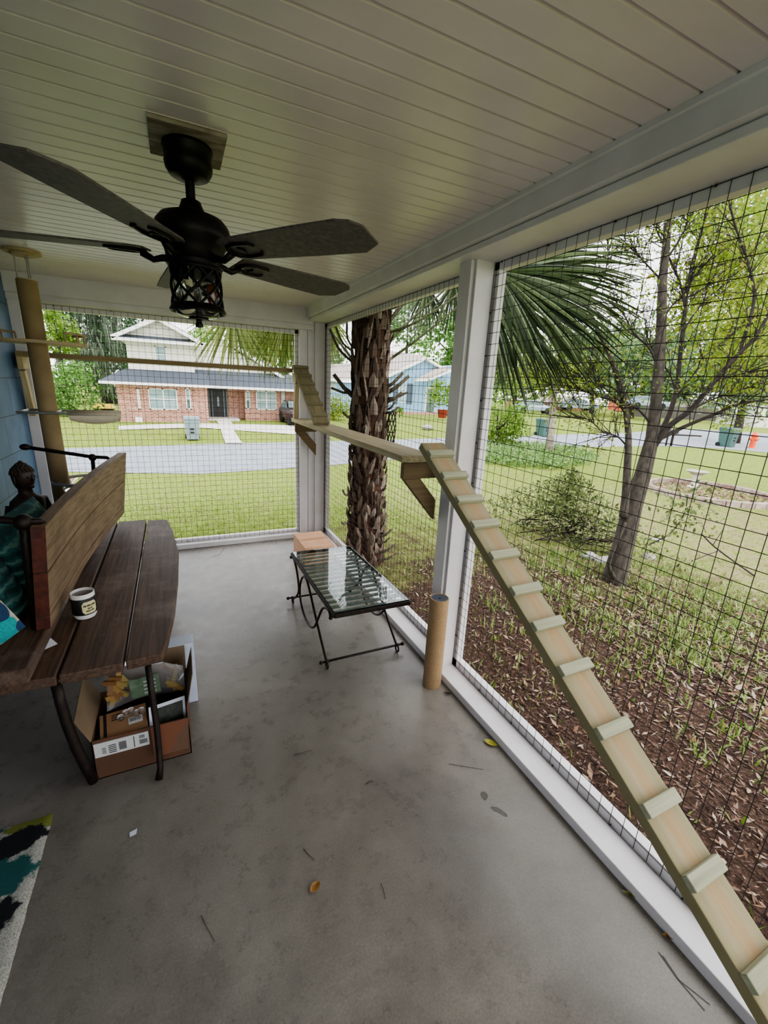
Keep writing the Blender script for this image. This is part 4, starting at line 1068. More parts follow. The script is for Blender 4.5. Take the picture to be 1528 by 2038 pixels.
def frond(hub, axis, L, n, spread, mt, start=None, mid=None, droop=.25, w=.016, face=None, fold=.5, jit=.1, pr=.011):
    hub = Vector(hub); axis = Vector(axis).normalized()
    fc = Vector(face) if face is not None else -FF
    side = axis.cross(fc).normalized(); nrm = side.cross(axis)
    g = G()
    if start is not None:
        pts = [start]+([mid] if mid is not None else [])+[hub]
        g.tube(catmull(pts, 6), [pr*1.5-(pr*.8)*i/(6*(len(pts)-1)) for i in range(6*(len(pts)-1)+1)], 6, 1)
    for k in range(n):
        ph = math.radians(-spread+2*spread*k/(n-1))+rnd.uniform(-.02,.02)
        d = (axis*math.cos(ph)+side*math.sin(ph)+nrm*rnd.uniform(-jit,jit)).normalized()
        LL = L*(1-.25*abs(ph/math.radians(spread))**2)*rnd.uniform(.88,1.08); tw = rnd.uniform(-.5,.5)
        wd = d.cross(nrm*math.cos(tw)+d.cross(nrm)*math.sin(tw)).normalized()*w; dz = droop*rnd.uniform(.6,1.4)
        P = []; pos = hub.copy(); seg = 6; dd = d.copy()
        for s in range(seg+1):
            u = s/seg; ww = (.35+1.3*u if u < .35 else .8)*(1-max(0,(u-.45)/.55)**1.5*.96)
            P.append((pos-wd*ww, pos+nrm*w*.5, pos+wd*ww))
            dd = (dd+Vector((0,0,-1))*dz*.35*u).normalized(); pos = pos+dd*(LL/seg)
        vs = [q for t in P for q in t]
        g.add(vs, [(3*s+a, 3*s+a+1, 3*s+a+4, 3*s+a+3) for s in range(seg) for a in (0,1)])
    return obj('frond', g, [mt, M['petiole']], palm)
G1 = M['palmgreen']; G2 = M['palmback']
frond(PD(4.05, 955, 555), RR*.93-UU*.22-FF*.1, 1.55, 70, 68, G1, crown+Vector((0,0,-.2)), PD(4.1, 830, 640), .5, .024)
frond(PD(4.1, 965, 565), RR*.62-UU*.8, 1.15, 54, 58, G1, PD(4.15, 762, 725), PD(4.1, 840, 668), .30, .019)
frond(PD(4.0, 955, 545), RR*.97+UU*.22, 1.55, 46, 34, G1, crown, None, .42, .024)
frond(PD(3.95, 990, 540), RR*.85-UU*.5, 1.4, 44, 46, G1, None, None, .6, .02)
frond(PD(4.3, 905, 560), RR*.2-UU, .68, 26, 50, G1, PD(4.15, 762, 690), PD(4.2, 822, 632), .3, .012)
frond(PD(4.35, 850, 572), RR*-.05-UU, .56, 18, 40, G1, crown, None, .3, .012)
frond(PD(4.9, 463, 615), -UU+RR*-.1, .82, 34, 62, G2, PD(4.9, 700, 540), None, .22, .016)
frond(PD(5.1, 540, 592), -UU+RR*.1, 1.0, 44, 55, G2, PD(4.9, 710, 540), None, .22, .016)
frond(PD(5.3, 590, 580), -UU+RR*-.1, 1.15, 44, 50, G2, PD(4.9, 715, 540), None, .22, .016)
frond(PD(5.5, 505, 585), -UU+RR*.2, .95, 40, 60, G2, PD(4.9, 715, 540), None, .22, .016)
frond(PD(5.0, 575, 600), -UU+RR*.05, 1.0, 44, 50, G2, PD(4.9,715,540), None, .22, .016)
frond(PD(5.0, 650, 625), -UU+RR*-.25, .7, 26, 60, G2, PD(4.9, 705, 600), None, .3, .012)
frond(PD(4.95, 655, 655), -UU*.8-RR*.4, .5, 20, 50, G2, PD(4.3, 705, 720), None, .3, .012)
for k in range(9):   # the crown above the roof line
    a = 2*PI*k/9+.3; d = Vector((math.cos(a), math.sin(a), .25)); h = PLM+Vector((0,0,3.2))+d*rnd.uniform(.8,1.1)
    if h.x < 2.3 and h.y < 5.4: h = pax(3.7)+d*.5
    frond(h, d, 1.0, 30, 75, G1, PLM+Vector((0,0,2.95)), None, .4, .02, face=(0,0,1))

g = G(); oc_ = PD(4.0, 779, 850)
for k in range(8):
    a = 2*PI*k/8
    for sg in (1,-1):
        g.tube([oc_+Vector((.03*math.cos(a+sg*u*2.2)*(1+.4*math.sin(PI*u)), .03*math.sin(a+sg*u*2.2)*(1+.4*math.sin(PI*u)), .14-.28*u)) for u in [i/10 for i in range(11)]], .003, 5)
for zz in (.14,.05,-.05,-.14): g.torus(oc_+Vector((0,0,zz)), .034, .003, 20, 5)
g.tube([oc_+Vector((0,0,.14)), oc_+Vector((-.02,0,.2)), PD(4.05,764,812)], .003, 5)
obj('hanging_ornament', g, M['black'], None, True, label='black openwork metal ornament hanging at the palm trunk', cat='ornament')

# ================================================================== TREES
def leaf(g, P, s, asp=.5, flat=0):
    a = Vector((rnd.gauss(0,1), rnd.gauss(0,1), rnd.gauss(0,1)-flat)).normalized()
    b = a.cross(Vector((rnd.gauss(0,1), rnd.gauss(0,1), rnd.gauss(0,1)))).normalized()
    a = a*s/2; b = b*s*asp/2; g.add([P-a, P-b, P+a, P+b], [(0,1,2,3)])
def crown_leaves(g, c, rx, ry, rz, n, s, clumps=24, cr=.42):
    cs = []
    for k in range(clumps):
        d = Vector((rnd.gauss(0,1), rnd.gauss(0,1), rnd.gauss(0,1))).normalized()*rnd.uniform(.35,.85)**.6
        cs.append((c+Vector((d.x*rx, d.y*ry, d.z*rz)), rnd.uniform(.7,1.2)*cr))
    for k in range(n):
        q, r = cs[k % clumps]; d = Vector((rnd.gauss(0,.5), rnd.gauss(0,.5), rnd.gauss(0,.45)))
        leaf(g, q+Vector((d.x*r*rx, d.y*r*ry, d.z*r*rz)), s*rnd.uniform(.6,1.3))
LV = {
 'dark': leafm('foliage_dark', ['#2f4a30', '#40603c', '#56764c', '#26402a', '#6d8a62'], .6, .3),
 'mid': leafm('foliage_mid', ['#4f7a34', '#6d9a48', '#8ab562', '#3f6a30', '#a6c480'], .6, .4),
 'light': leafm('foliage_light', ['#5d8530', '#7da040', '#9bb758', '#476d28', '#afc270'], .5, .5),
 'yellow': leafm('foliage_yellow', ['#6b8a2c', '#8ea33c', '#a9b454', '#52702a', '#9c9746', '#7d9a38'], .5, .5),
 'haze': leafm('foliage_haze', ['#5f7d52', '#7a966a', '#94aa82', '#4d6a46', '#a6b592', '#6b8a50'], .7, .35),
}
def tree(name, label, depth, px, py, rxp, ryp, kind, n, leafpx, base=None, trunk_r=.12, group=None, clumps=24, cat='tree', cr=.42, trunk=True, tpx=None):
    c = PD(depth, px, py); k = depth/FPX; rx = rxp*k; rz = ryp*k
    tb_ = PD(depth, px if tpx is None else tpx, py)
    bz = terr(tb_.x, tb_.y) if base is None else base
    t = thing(name, (tb_.x, tb_.y, bz), label, cat, group)
    if tpx is not None:
        g = G(); g.tube([(tb_.x, tb_.y, bz-.1), (tb_.x, tb_.y, c.z), (tb_.x, tb_.y, c.z+rz)], [trunk_r*1.3, trunk_r, trunk_r*.4], 10)
        for j in range(7): g.tube([(tb_.x, tb_.y, c.z-rz*rnd.uniform(-.6,.9)), tuple(c+Vector((rnd.uniform(-.6,.6)*rx, rnd.uniform(-.6,.6)*rx, rnd.uniform(-.7,.8)*rz)))], [trunk_r*.4, trunk_r*.1], 6)
        obj('trunk', g, M['bark'], t, True); trunk = False
    if trunk:
        g = G(); g.tube([(c.x+.1*rx, c.y, bz-.1), (c.x, c.y, bz*.6+c.z*.4), (c.x-.08*rx, c.y, c.z+rz*.3)], [trunk_r*1.3, trunk_r, trunk_r*.4], 10)
        for j in range(5):
            a = rnd.uniform(0, 2*PI); g.tube([(c.x, c.y, c.z-rz*.35), (c.x+math.cos(a)*rx*.6, c.y+math.sin(a)*rx*.6, c.z+rz*rnd.uniform(-.1,.5))], [trunk_r*.5, trunk_r*.15], 6)
        obj('trunk', g, M['bark'], t, True)
    g = G(); crown_leaves(g, c, rx, rx, rz, n, leafpx*k, clumps, cr); obj('foliage', g, LV[kind], t)
    return t
oak = tree('oak_tree', 'big dark oak hung with grey moss left of the brick house', 33, 195, 665, 75, 120, 'dark', 4200, 9, trunk_r=.5, clumps=34)
g = G(); ocen = PD(33, 195, 665)
for cl in range(120):
    q0 = PD(31+rnd.uniform(-1.5,2), rnd.gauss(190,32), rnd.uniform(600, 760)); nL = rnd.randint(5,12); LL = rnd.uniform(.5,1.9)
    for k in range(nL):
        q = q0+Vector((rnd.gauss(0,.22), rnd.gauss(0,.2), rnd.gauss(0,.15))); L = LL*rnd.uniform(.5,1.2); w = rnd.uniform(.02, .06); a = rnd.uniform(0, PI); s = Vector((math.cos(a), math.sin(a), 0))*w
        dx = rnd.uniform(-.18,.18)
        g.add([q-s, q+s, q+s*.7+Vector((dx,0,-L*.6)), q-s*.7+Vector((dx,0,-L*.6)), q+Vector((dx*.6,0,-L))], [(0,1,2,3),(3,2,4)])
obj('spanish_moss', g, M['moss'], oak)
tree('leafy_tree', 'bright green leafy tree behind the cat pole at far left', 24, 112, 655, 36, 60, 'light', 2200, 8, trunk_r=.15)
tree('shrub', 'tall green shrub below the bright tree left of the brick house', 23, 138, 772, 56, 66, 'mid', 3000, 7, trunk_r=.1, cat='shrub')
tree('leafy_tree', 'dark tree rising beside the upper gable of the brick house', 40, 245, 690, 40, 75, 'dark', 1500, 8, trunk_r=.3)
tree('leafy_tree', 'green tree behind the right roof slope of the brick house', 44, 565, 680, 80, 85, 'mid', 3800, 11, trunk_r=.3)
tree('leafy_tree', 'hazy tree directly behind the brick house roof', 58, 440, 660, 60, 45, 'mid', 1500, 10, trunk_r=.3)
tree('leafy_tree', 'hazy green tree rising behind the pale blue house gable', 58, 905, 690, 70, 60, 'mid', 2600, 11, trunk_r=.3)
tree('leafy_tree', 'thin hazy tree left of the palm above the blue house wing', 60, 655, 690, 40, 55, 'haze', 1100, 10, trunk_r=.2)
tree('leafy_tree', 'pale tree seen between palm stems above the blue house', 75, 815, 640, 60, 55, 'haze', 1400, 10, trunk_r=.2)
tree('shrub', 'round yellow-green hedge bush beside the blue house wing', 29, 662, 815, 34, 26, 'yellow', 1300, 5, trunk_r=.05, cat='shrub', cr=.5)
tree('shrub', 'large bright green bush beyond the middle post', 22.5, 992, 835, 52, 66, 'light', 3600, 7, trunk_r=.08, cat='shrub', cr=.45)
slim = PD(20.3, 1094, 905)
t = thing('slim_tree', (slim.x, slim.y, terr(slim.x, slim.y)), 'slim tree with straight brown trunk in the ivy patch', 'tree')
g = G(); g.tube([Vector((slim.x,slim.y,terr(slim.x,slim.y)-.1)), PD(20.3,1096,860), PD(20.3,1102,790), PD(20.3,1104,720)], [.19,.16,.14,.1], 10)
for q in ((1140,700),(1060,705),(1160,745),(1040,750)): g.tube([PD(20.3,1103,775), PD(20.3,*q)], [.05,.02], 6)
obj('trunk', g, M['bark2'], t, True)
g = G(); crown_leaves(g, PD(20.3,1085,745), 105*20.3/FPX, 1.5, 42*20.3/FPX, 2600, .17, 26, .5); obj('foliage', g, LV['yellow'], t)
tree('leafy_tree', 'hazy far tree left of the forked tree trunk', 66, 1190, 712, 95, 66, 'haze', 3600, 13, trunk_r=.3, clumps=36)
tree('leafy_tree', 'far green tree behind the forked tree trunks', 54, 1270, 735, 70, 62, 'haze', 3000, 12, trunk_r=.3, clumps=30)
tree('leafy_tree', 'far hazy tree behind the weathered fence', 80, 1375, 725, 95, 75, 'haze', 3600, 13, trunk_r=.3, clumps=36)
tree('leafy_tree', 'olive tree in front of the fence at far right', 30, 1500, 730, 70, 85, 'haze', 3600, 11, trunk_r=.25, clumps=36)
tree('leafy_tree', 'yellow-green leafy tree filling the right edge behind the forked tree', 12, 1470, 600, 120, 150, 'yellow', 7000, 10, trunk_r=.12, clumps=60, tpx=1690)
tree('leafy_tree', 'light green leafy tree at the top right corner outside', 10, 1480, 425, 120, 80, 'light', 3600, 10, trunk_r=.1, clumps=36, tpx=1760)

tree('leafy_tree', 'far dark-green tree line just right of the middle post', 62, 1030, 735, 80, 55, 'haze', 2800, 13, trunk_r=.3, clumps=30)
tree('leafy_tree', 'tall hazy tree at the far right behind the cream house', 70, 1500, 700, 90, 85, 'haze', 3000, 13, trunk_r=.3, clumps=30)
# forked tree by the brush pile: branch runs given as points on the view at its distance
DT = 4.86
ft = thing('forked_tree', (4.37, 2.86, -.34), 'grey forked multi-trunk tree standing in the mulch bed', 'tree')
def limb(g, pts, r0, r1, n=8, wig=0):
    P = catmull([PD(DT+(p[2] if len(p) > 2 else 0), p[0], p[1]) for p in pts], 5); k = len(P)
    g.tube(P, [r0+(r1-r0)*i/(k-1) for i in range(k)], n)
    return P
g = G(); g.tube([Vector((4.37,2.86,-.45)), PD(DT,1222,1150), PD(DT,1240,1085), PD(DT,1258,1010), PD(DT,1280,940), PD(DT,1298,870), PD(DT,1305,800), PD(DT,1312,720), PD(DT,1316,640), PD(DT,1318,560), PD(DT,1326,480), PD(DT,1334,380), PD(DT,1345,260)], [.15,.125,.112,.1,.086,.07,.06,.056,.052,.046,.04,.032,.024], 14)
tk = obj('trunk', g, M['bark'], ft, True)
g = G(); limb(g, [(1240,1030,-.06),(1245,985,-.06),(1248,930,-.06),(1250,890,-.05),(1249,850),(1240,790),(1218,720),(1196,672),(1165,600),(1130,520)], .046, .016, 12); obj('second_trunk', g, M['bark'], ft, True)
g = G(); P = limb(g, [(1222,1150,-.1),(1212,1120,-.12),(1232,1070,-.15),(1245,1040,-.12)], .022, .014)
obj('shoot', g, M['bark'], ft, True)
BR = [([(1290,905),(1330,850,-.1),(1375,815,-.2),(1420,760,-.3),(1465,710,-.4),(1510,660,-.5),(1560,560,-.6)], .036, .014),
      ([(1300,870),(1325,840,.05),(1345,780,.1),(1352,720,.1),(1358,660,.1),(1370,560,.1),(1390,480,.1),(1412,400,.1),(1440,300,.1)], .032, .012),
      ([(1300,880),(1360,850,.0),(1420,825,-.1),(1470,805,-.1),(1530,795,-.2)], .026, .01),
      ([(1352,720,.1),(1362,640,.1),(1358,580,.1),(1330,510,.1),(1300,445,.1)], .02, .008),
      ([(1470,705,-.4),(1500,600,-.4),(1490,530,-.4),(1460,440,-.4),(1445,370,-.4)], .018, .008),
      ([(1252,830),(1225,800),(1180,785),(1140,770),(1090,765)], .018, .006),
      ([(1310,730),(1290,690),(1262,665),(1240,625),(1210,600)], .016, .005),
      ([(1300,850),(1270,815),(1236,800),(1200,770),(1170,735)], .014, .005),
      ([(1345,790,.1),(1400,720,.1),(1450,670,.1),(1520,620,.1)], .012, .005),
      ([(1318,560),(1290,530),(1262,500),(1230,470)], .012, .004),
      ([(1322,520),(1350,480),(1372,430),(1380,380)], .014, .005),
      ([(1420,760,-.3),(1470,745,-.3),(1530,735,-.3)], .012, .005),
      ([(1316,640),(1345,600,.2),(1385,585,.3),(1440,540,.4)], .012, .004),
      ([(1240,790),(1215,770),(1170,758),(1130,735),(1095,735)], .012, .004),
      ([(1218,720),(1200,700),(1150,690),(1120,665)], .011, .004),
      ([(1165,600),(1195,560),(1210,510),(1205,450)], .010, .003),
      ([(1326,480),(1300,440),(1270,420)], .010, .003),
      ([(1345,780,.1),(1330,740,.2),(1300,700,.2),(1285,660,.2)], .010, .003),
      ([(1375,815,-.2),(1430,790,-.2),(1490,770,-.2)], .012, .004),
      ([(1358,660,.1),(1400,600,.2),(1450,560,.2),(1500,500,.2)], .012, .004),
      ([(1358,580,.1),(1395,530,.1),(1425,470,.1)], .010, .003),
      ([(1256,900),(1230,870),(1200,860),(1170,835),(1135,830)], .010, .003)]
tw = []
for pts, r0, r1 in BR:
    g = G(); P = limb(g, pts, r0, r1); tw.append(P); obj('branch', g, M['twig'] if r0 < .04 else M['bark'], ft, True)
g = G(); lf = G()
for P in tw:
    for k in range(34):
        i = rnd.randint(len(P)//4, len(P)-1); d = (P[min(i+1,len(P)-1)]-P[i-1]).normalized()
        e = Vector((rnd.gauss(0,1), rnd.gauss(0,1), rnd.gauss(.3,.8))).normalized(); L = rnd.uniform(.25,.7); q = P[i]
        p1 = q+(d*.6+e*.6).normalized()*L*.5; p2 = p1+(d*.4+e*.7+Vector((rnd.gauss(0,.3),rnd.gauss(0,.3),.1))).normalized()*L*.5
        g.tube([q, p1, p2], [.005,.0035,.0015], 4)
        for m_ in range(3):
            p3 = p1+(e+Vector((rnd.gauss(0,.8),rnd.gauss(0,.8),rnd.gauss(0,.8)))).normalized()*L*.35; g.tube([p1, p3], [.0025,.001], 3)
            for w_ in range(3): leaf(lf, p3+Vector((rnd.gauss(0,.04),rnd.gauss(0,.04),rnd.gauss(0,.04))), rnd.uniform(.03,.055), .42)
obj('twigs', g, M['twig'], ft)
for k in range(2600):
    px_ = 1528-abs(rnd.gauss(0,95)); py_ = rnd.uniform(380,780); leaf(lf, PD(DT+rnd.uniform(-.4,1.8), px_, py_), rnd.uniform(.05,.09), .5)
obj('foliage', lf, LV['yellow'], ft)

# brush pile, stones, fallen branch
bp = thing('brush_pile', (5.6, 4.25, -.5), 'heap of cut twigs and leafy branches behind the forked tree', 'brush pile')
g = G(); lf = G()
for k in range(150):
    a = rnd.uniform(0, 2*PI); r = rnd.uniform(0,.75); x = 5.5+r*math.cos(a)*1.1; y = 4.45+r*math.sin(a)*1.1; z = terr(x,y)+max(.02,.42*(1-(r/.85)**2))*rnd.uniform(.2,1)
    b = rnd.gauss(.2,.6); L = rnd.uniform(.3,.8); d = Vector((math.cos(b), math.sin(b), rnd.uniform(-.15,.2)))
    P = Vector((x,y,z)); Q = P+d*L*.5+Vector((0,0,rnd.uniform(-.02,.06))); P0 = P-d*L*.5; P0.z = max(P0.z, terr(P0.x,P0.y)+.01); Q.z = max(Q.z, terr(Q.x,Q.y)+.01)
    g.tube([P0, P, Q], [.009,.007,.003], 5)
for k in range(5200):
    a = rnd.uniform(0, 2*PI); r = abs(rnd.gauss(0,.55)); x = 5.55+r*math.cos(a)*1.3; y = 4.7+r*math.sin(a)*1.35; z = terr(x,y)+.06+max(0,1.0*(1-r/1.25))*rnd.uniform(.25,1.05)
    leaf(lf, Vector((x,y,z)), rnd.uniform(.04,.09), .4)
g.tube(catmull([PD(6.2,1290,1085), PD(6.15,1335,1060), PD(6.1,1362,1020), PD(6.1,1368,985)]), .008, 5); g.tube([PD(6.15,1350,1040), PD(6.1,1395,1040), PD(6.1,1405,1060)], .004, 4)
for k in range(260):
    q = PD(6.2+rnd.uniform(-.5,.6), rnd.gauss(1365,30), rnd.gauss(1020,28)); leaf(lf, q, rnd.uniform(.05,.1), .5)
obj('twig_heap', g, M['twig'], bp, True); obj('leaves', lf, leafm('brush_leaf', ['#4b5f30', '#72864a', '#8b9a60', '#394a26', '#a3a878', '#7d8a55', '#5c5a3a'], .5, .35), bp)
for (px_, py_, s, lab) in ((1172,1112,.12,'flat grey stone at the left of the tree foot'),(1205,1122,.15,'larger pale grey stone touching the forked trunk'),(1290,1112,.10,'small grey stone right of the forked trunk'),(1305,1078,.09,'half-buried stone under the brush right of the trunk')):
    p = march(px_, py_); g = G(); k1 = rnd.uniform(0,9)
    def rk(i, j):
        a = 2*PI*i/14; b = PI*(j/8-.5); r = s*(1+.18*math.sin(3*a+k1)*math.cos(b)+.12*math.sin(5*b+k1)); return (p.x+r*math.cos(a)*math.cos(b), p.y+.8*r*math.sin(a)*math.cos(b), p.z+.03+.5*r*math.sin(b))
    g.grid(rk, 14, 9, closed_u=True); obj('stone', g, M['stone'], None, True, label=lab, cat='stone')
p = [march(1500,1150)+Vector((0,0,.03)), PD(7.0,1450,1110), PD(7.2,1418,1085), PD(7.4,1395,1062)]
g = G(); g.tube(catmull(p), .012, 6); g.tube([PD(7.1,1432,1095), march(1375,1120)+Vector((0,0,.03))], .007, 5); g.tube([PD(7.2,1418,1085), PD(7.2,1438,1055)], .006, 5)
obj('fallen_branch', g, M['twig'], None, True, label='dark bare fallen branch lying in the yard right of the tree', cat='branch')

# ivy patch below the slim tree
g = G(); poly = [(950,893),(1010,885),(1075,886),(1110,890),(1150,896),(1190,912),(1165,926),(1105,935),(1020,930),(950,922)]
def inside(x, y):
    r = False; n = len(poly)
    for i in range(n):
        (xa,ya),(xb,yb) = poly[i], poly[(i+1) % n]
        if (ya > y) != (yb > y) and x < (xb-xa)*(y-ya)/(yb-ya)+xa: r = not r
    return r
cnt = 0
while cnt < 2600:
    a, b = rnd.uniform(940,1195), rnd.uniform(884,937)
    if not inside(a, b): continue
    q = march(a, b); cnt += 1
    for k in range(3): leaf(g, q+Vector((rnd.gauss(0,.15),rnd.gauss(0,.15),rnd.uniform(.03,.28))), rnd.uniform(.08,.16), .6)
obj('ground_cover', g, leafm('ivy_leaf', ['#5a7f3c', '#7a9c56', '#97b474', '#48692f', '#abc088'], .5, .35), label='low green ground-cover patch around the slim trunk', cat='ground cover', kind='stuff')

# ================================================================== NEIGHBOUR'S BRICK HOUSE
YH, YR = 25.4, 27.0
hs = thing('brick_house', (1.5, YH, -.55), 'two-storey brick and cream-siding house across the street', 'house')
def P2(Y, px, py): p = PY(Y, px, py); return p.x, p.z
def panel(name, Y, pts, dy, mt, parent, **k):
    g = G(); g.extr([(x, Y, z) for x, z in [P2(Y, *q) for q in pts]], (0, dy, 0)); return obj(name, g, mt, parent, **k)
xl = P2(YH,231,770)[0]; xd0 = P2(YH,412,772)[0]; xr0 = P2(YR,486,778)[0]; xr1 = 7.6
g = G(); g.box(xl, xd0, YH, YH+5.5, -.7, 1.24); g.box(xd0, xr0, YR+.8, YR+4, -.7, 1.3); g.box(xr0, xr1, YR, YR+4, -.7, 1.28); obj('brick_wall', g, M['brickred'], hs)
xu0 = P2(YH+.6,252,700)[0]; xu1 = P2(YH+.6,384,690)[0]
g = G(); g.box(xu0, xu1, YH+.6, YH+6, 1.0, 3.42); g.extr([(P2(YH+.6,232,671)[0], YH+.6, 3.42), (P2(YH+.6,400,684)[0], YH+.6, 3.42), (P2(YH+.6,313,637)[0], YH+.6, 4.42)], (0,5,0))
up = obj('upper_wall', g, M['cream'], hs)
# right wing with the long sloping roof
g = G(); wl = [(384,690),(440,672),(470,700),(600,775),(384,770)]
g.extr([(P2(YR+.9,*q)[0], YR+.9, P2(YR+.9,*q)[1]) for q in wl], (0,4,0)); obj('side_wall', g, M['cream'], hs)
def roofpoly(name, pts, mt, th=.06):
    P = [Vector(p) for p in pts]; n = (P[1]-P[0]).cross(P[2]-P[0]).normalized()
    if n.z < 0: n = -n
    g = G(); g.extr(P, n*th); return obj(name, g, mt, hs)
ex, ez = P2(YH-.5,197,759); tz = P2(YH+.6,252,736)
x2 = P2(YH-.5,420,772)[0]
roofpoly('porch_roof', [(ex,YH-.5,ez),(x2,YH-.5,ez+.0),(xu1+.6,YH+.6,tz[1]),(tz[0]-.05,YH+.6,tz[1])], M['roofdk'])
roofpoly('porch_roof', [(ex,YH-.5,ez),(tz[0]-.05,YH+.6,tz[1]),(tz[0]-.05,YH+6,tz[1]),(ex,YH+6,ez)], M['roofdk'])
er = P2(YR-.5,600,780); 
roofpoly('porch_roof', [(x2-.3,YR-.9,1.34),(7.9,YR-.9,1.34),(7.9,YR+.9,2.15),(x2-.6,YR+.9,2.15)], M['roofdk'])
g = G(); g.box(ex, x2+.05, YH-.53, YH-.47, ez-.09, ez+.04); g.box(ex-.03, ex+.03, YH-.5, YH+6, ez-.09, ez+.04); g.box(x2-.3, 7.9, YR-.93, YR-.87, 1.24, 1.38); g.box(ex+.05, x2, YH-.45, YH, ez-.09, ez-.06); g.box(x2-.3, 7.9, YR-.87, YR+.8, 1.24, 1.27)
obj('fascia', g, M['trimw'], hs)
# main gable roof edges, lower cornice strip and round gable ornament
ya = YH+.2
def bar(name, Y, a, b, w, mt, par, d=.5):
    x0_, z0_ = P2(Y,*a); x1_, z1_ = P2(Y,*b); g = G(); g.beam((x0_,Y,z0_),(x1_,Y,z1_), d, w, (0,0,1)); return obj(name, g, mt, par)
bar('rake_board', ya, (222,671), (314,634), .16, M['trimw'], hs); bar('rake_board', ya, (312,634), (404,686), .16, M['trimw'], hs)
bar('cornice', ya, (222,673), (404,687), .14, M['trimw'], hs)
roofpoly('pent_roof', [(P2(ya,232,671)[0],ya-.1,3.42),(P2(ya,398,684)[0],ya-.1,3.42),(P2(ya,388,679)[0],YH+.62,3.62),(P2(ya,246,663)[0],YH+.62,3.62)], M['roofdk'], .03)
ap = P2(ya,313,634); l_ = P2(ya,222,671); r_ = P2(ya,404,685)
roofpoly('main_roof', [(ap[0],ya,ap[1]+.06),(l_[0],ya,l_[1]+.06),(l_[0],ya+6.5,l_[1]+.06),(ap[0],ya+6.5,ap[1]+.06)], M['roofdk'])
roofpoly('main_roof', [(ap[0],ya,ap[1]+.06),(r_[0],ya,r_[1]+.06),(r_[0],ya+6.5,r_[1]+.06),(ap[0],ya+6.5,ap[1]+.06)], M['roofdk'])
gx, gz_ = P2(YH+.58,314,657); g = G(); g.torus((gx,YH+.58,gz_), .2, .035, 28, 8, axis=Matrix(((1,0,0),(0,0,1),(0,1,0)))); obj('gable_ornament', g, M['trimw'], hs, True)
bar('rake_board', YR+.7, (440,671), (600,777), .17, M['trimw'], hs)
p0 = P2(YR+.7,440,669); p1 = P2(YR+.7,600,775)
roofpoly('wing_roof', [(p0[0],YR+.7,p0[1]+.08),(p1[0],YR+.7,p1[1]+.08),(p1[0],YR+5,p1[1]+.08),(p0[0],YR+5,p0[1]+.08)], M['roofdk'])
def window(Y, a, b, panes=1, dark=False, par=hs):
    x0_, z1_ = P2(Y,*a); x1_, z0_ = P2(Y,*b); f = .05; g = G()
    g.box(x0_,x1_,Y-.05,Y,z0_,z0_+f); g.box(x0_,x1_,Y-.05,Y,z1_-f,z1_); g.box(x0_,x0_+f,Y-.05,Y,z0_,z1_); g.box(x1_-f,x1_,Y-.05,Y,z0_,z1_)
    zm = (z0_+z1_)/2; g.box(x0_,x1_,Y-.045,Y,zm-.02,zm+.02)
    for k in range(1, panes): xm = x0_+(x1_-x0_)*k/panes; g.box(xm-f*.8,xm+f*.8,Y-.05,Y,z0_,z1_)
    w = obj('window', g, M['trimw'], par)
    g = G(); g.box(x0_+.01,x1_-.01,Y-.025,Y-.01,zm,z1_-.01); obj('pane', g, M['pane'], w)
    g = G(); g.box(x0_+.01,x1_-.01,Y-.025,Y-.01,z0_+.01,zm); obj('pane', g, M['panedk'] if dark else plain('banded_pane', '#7f989c', .15, c2='#a7bcbd', scale=1, stretch=(1,1,9)), w)
window(YH+.6, (307,688), (333,722)); window(YH, (294,772), (355,816), 2); window(YH, (271,772), (281,815), 1, True); window(YH, (368,772), (381,815), 1, True)
window(YR, (488,777), (498,814), 1, True); window(YR, (509,777), (550,816), 2); window(YR, (560,779), (566,812), 1, True)
dx0, dz1 = P2(YR+.8,413,772); dx1, dz0 = P2(YR+.8,454,828)
g = G(); g.box(dx0,dx1,YR+.72,YR+.8,-.5,1.22); dr_ = obj('door', g, M['doordk'], hs)
g = G(); 
for x in (dx0+.03, dx0+.2, dx1-.2, dx1-.03): g.box(x-.012,x+.012,YR+.7,YR+.73,-.4,1.1)
g.box((dx0+dx1)/2-.05,(dx0+dx1)/2+.05,YR+.7,YR+.72,.2,.75); obj('door_glass', g, M['pane'], dr_)
g = G(); g.lathe([(.03,-.02),(.07,0),(.03,.02)], (dx1+.12, YR+.74, .72), 10); obj('door_lamp', g, M['trimw'], hs, True)
g = G(); g.box(dx0-.3,dx1+.5,YR-.6,YR+.8,-.6,-.42); obj('doorstep', g, M['concrete'], hs)
xa_, za_ = P2(YH-.15,270,826); g = G(); g.box(xa_-.02,xa_+.28,YH-.32,YH-.04,-.56,-.3); g.box(xa_+.02,xa_+.24,YH-.335,YH-.32,-.52,-.34)
obj('utility_box', g, M['trimw'], label='small white utility box at the brick house wall', cat='utility box')

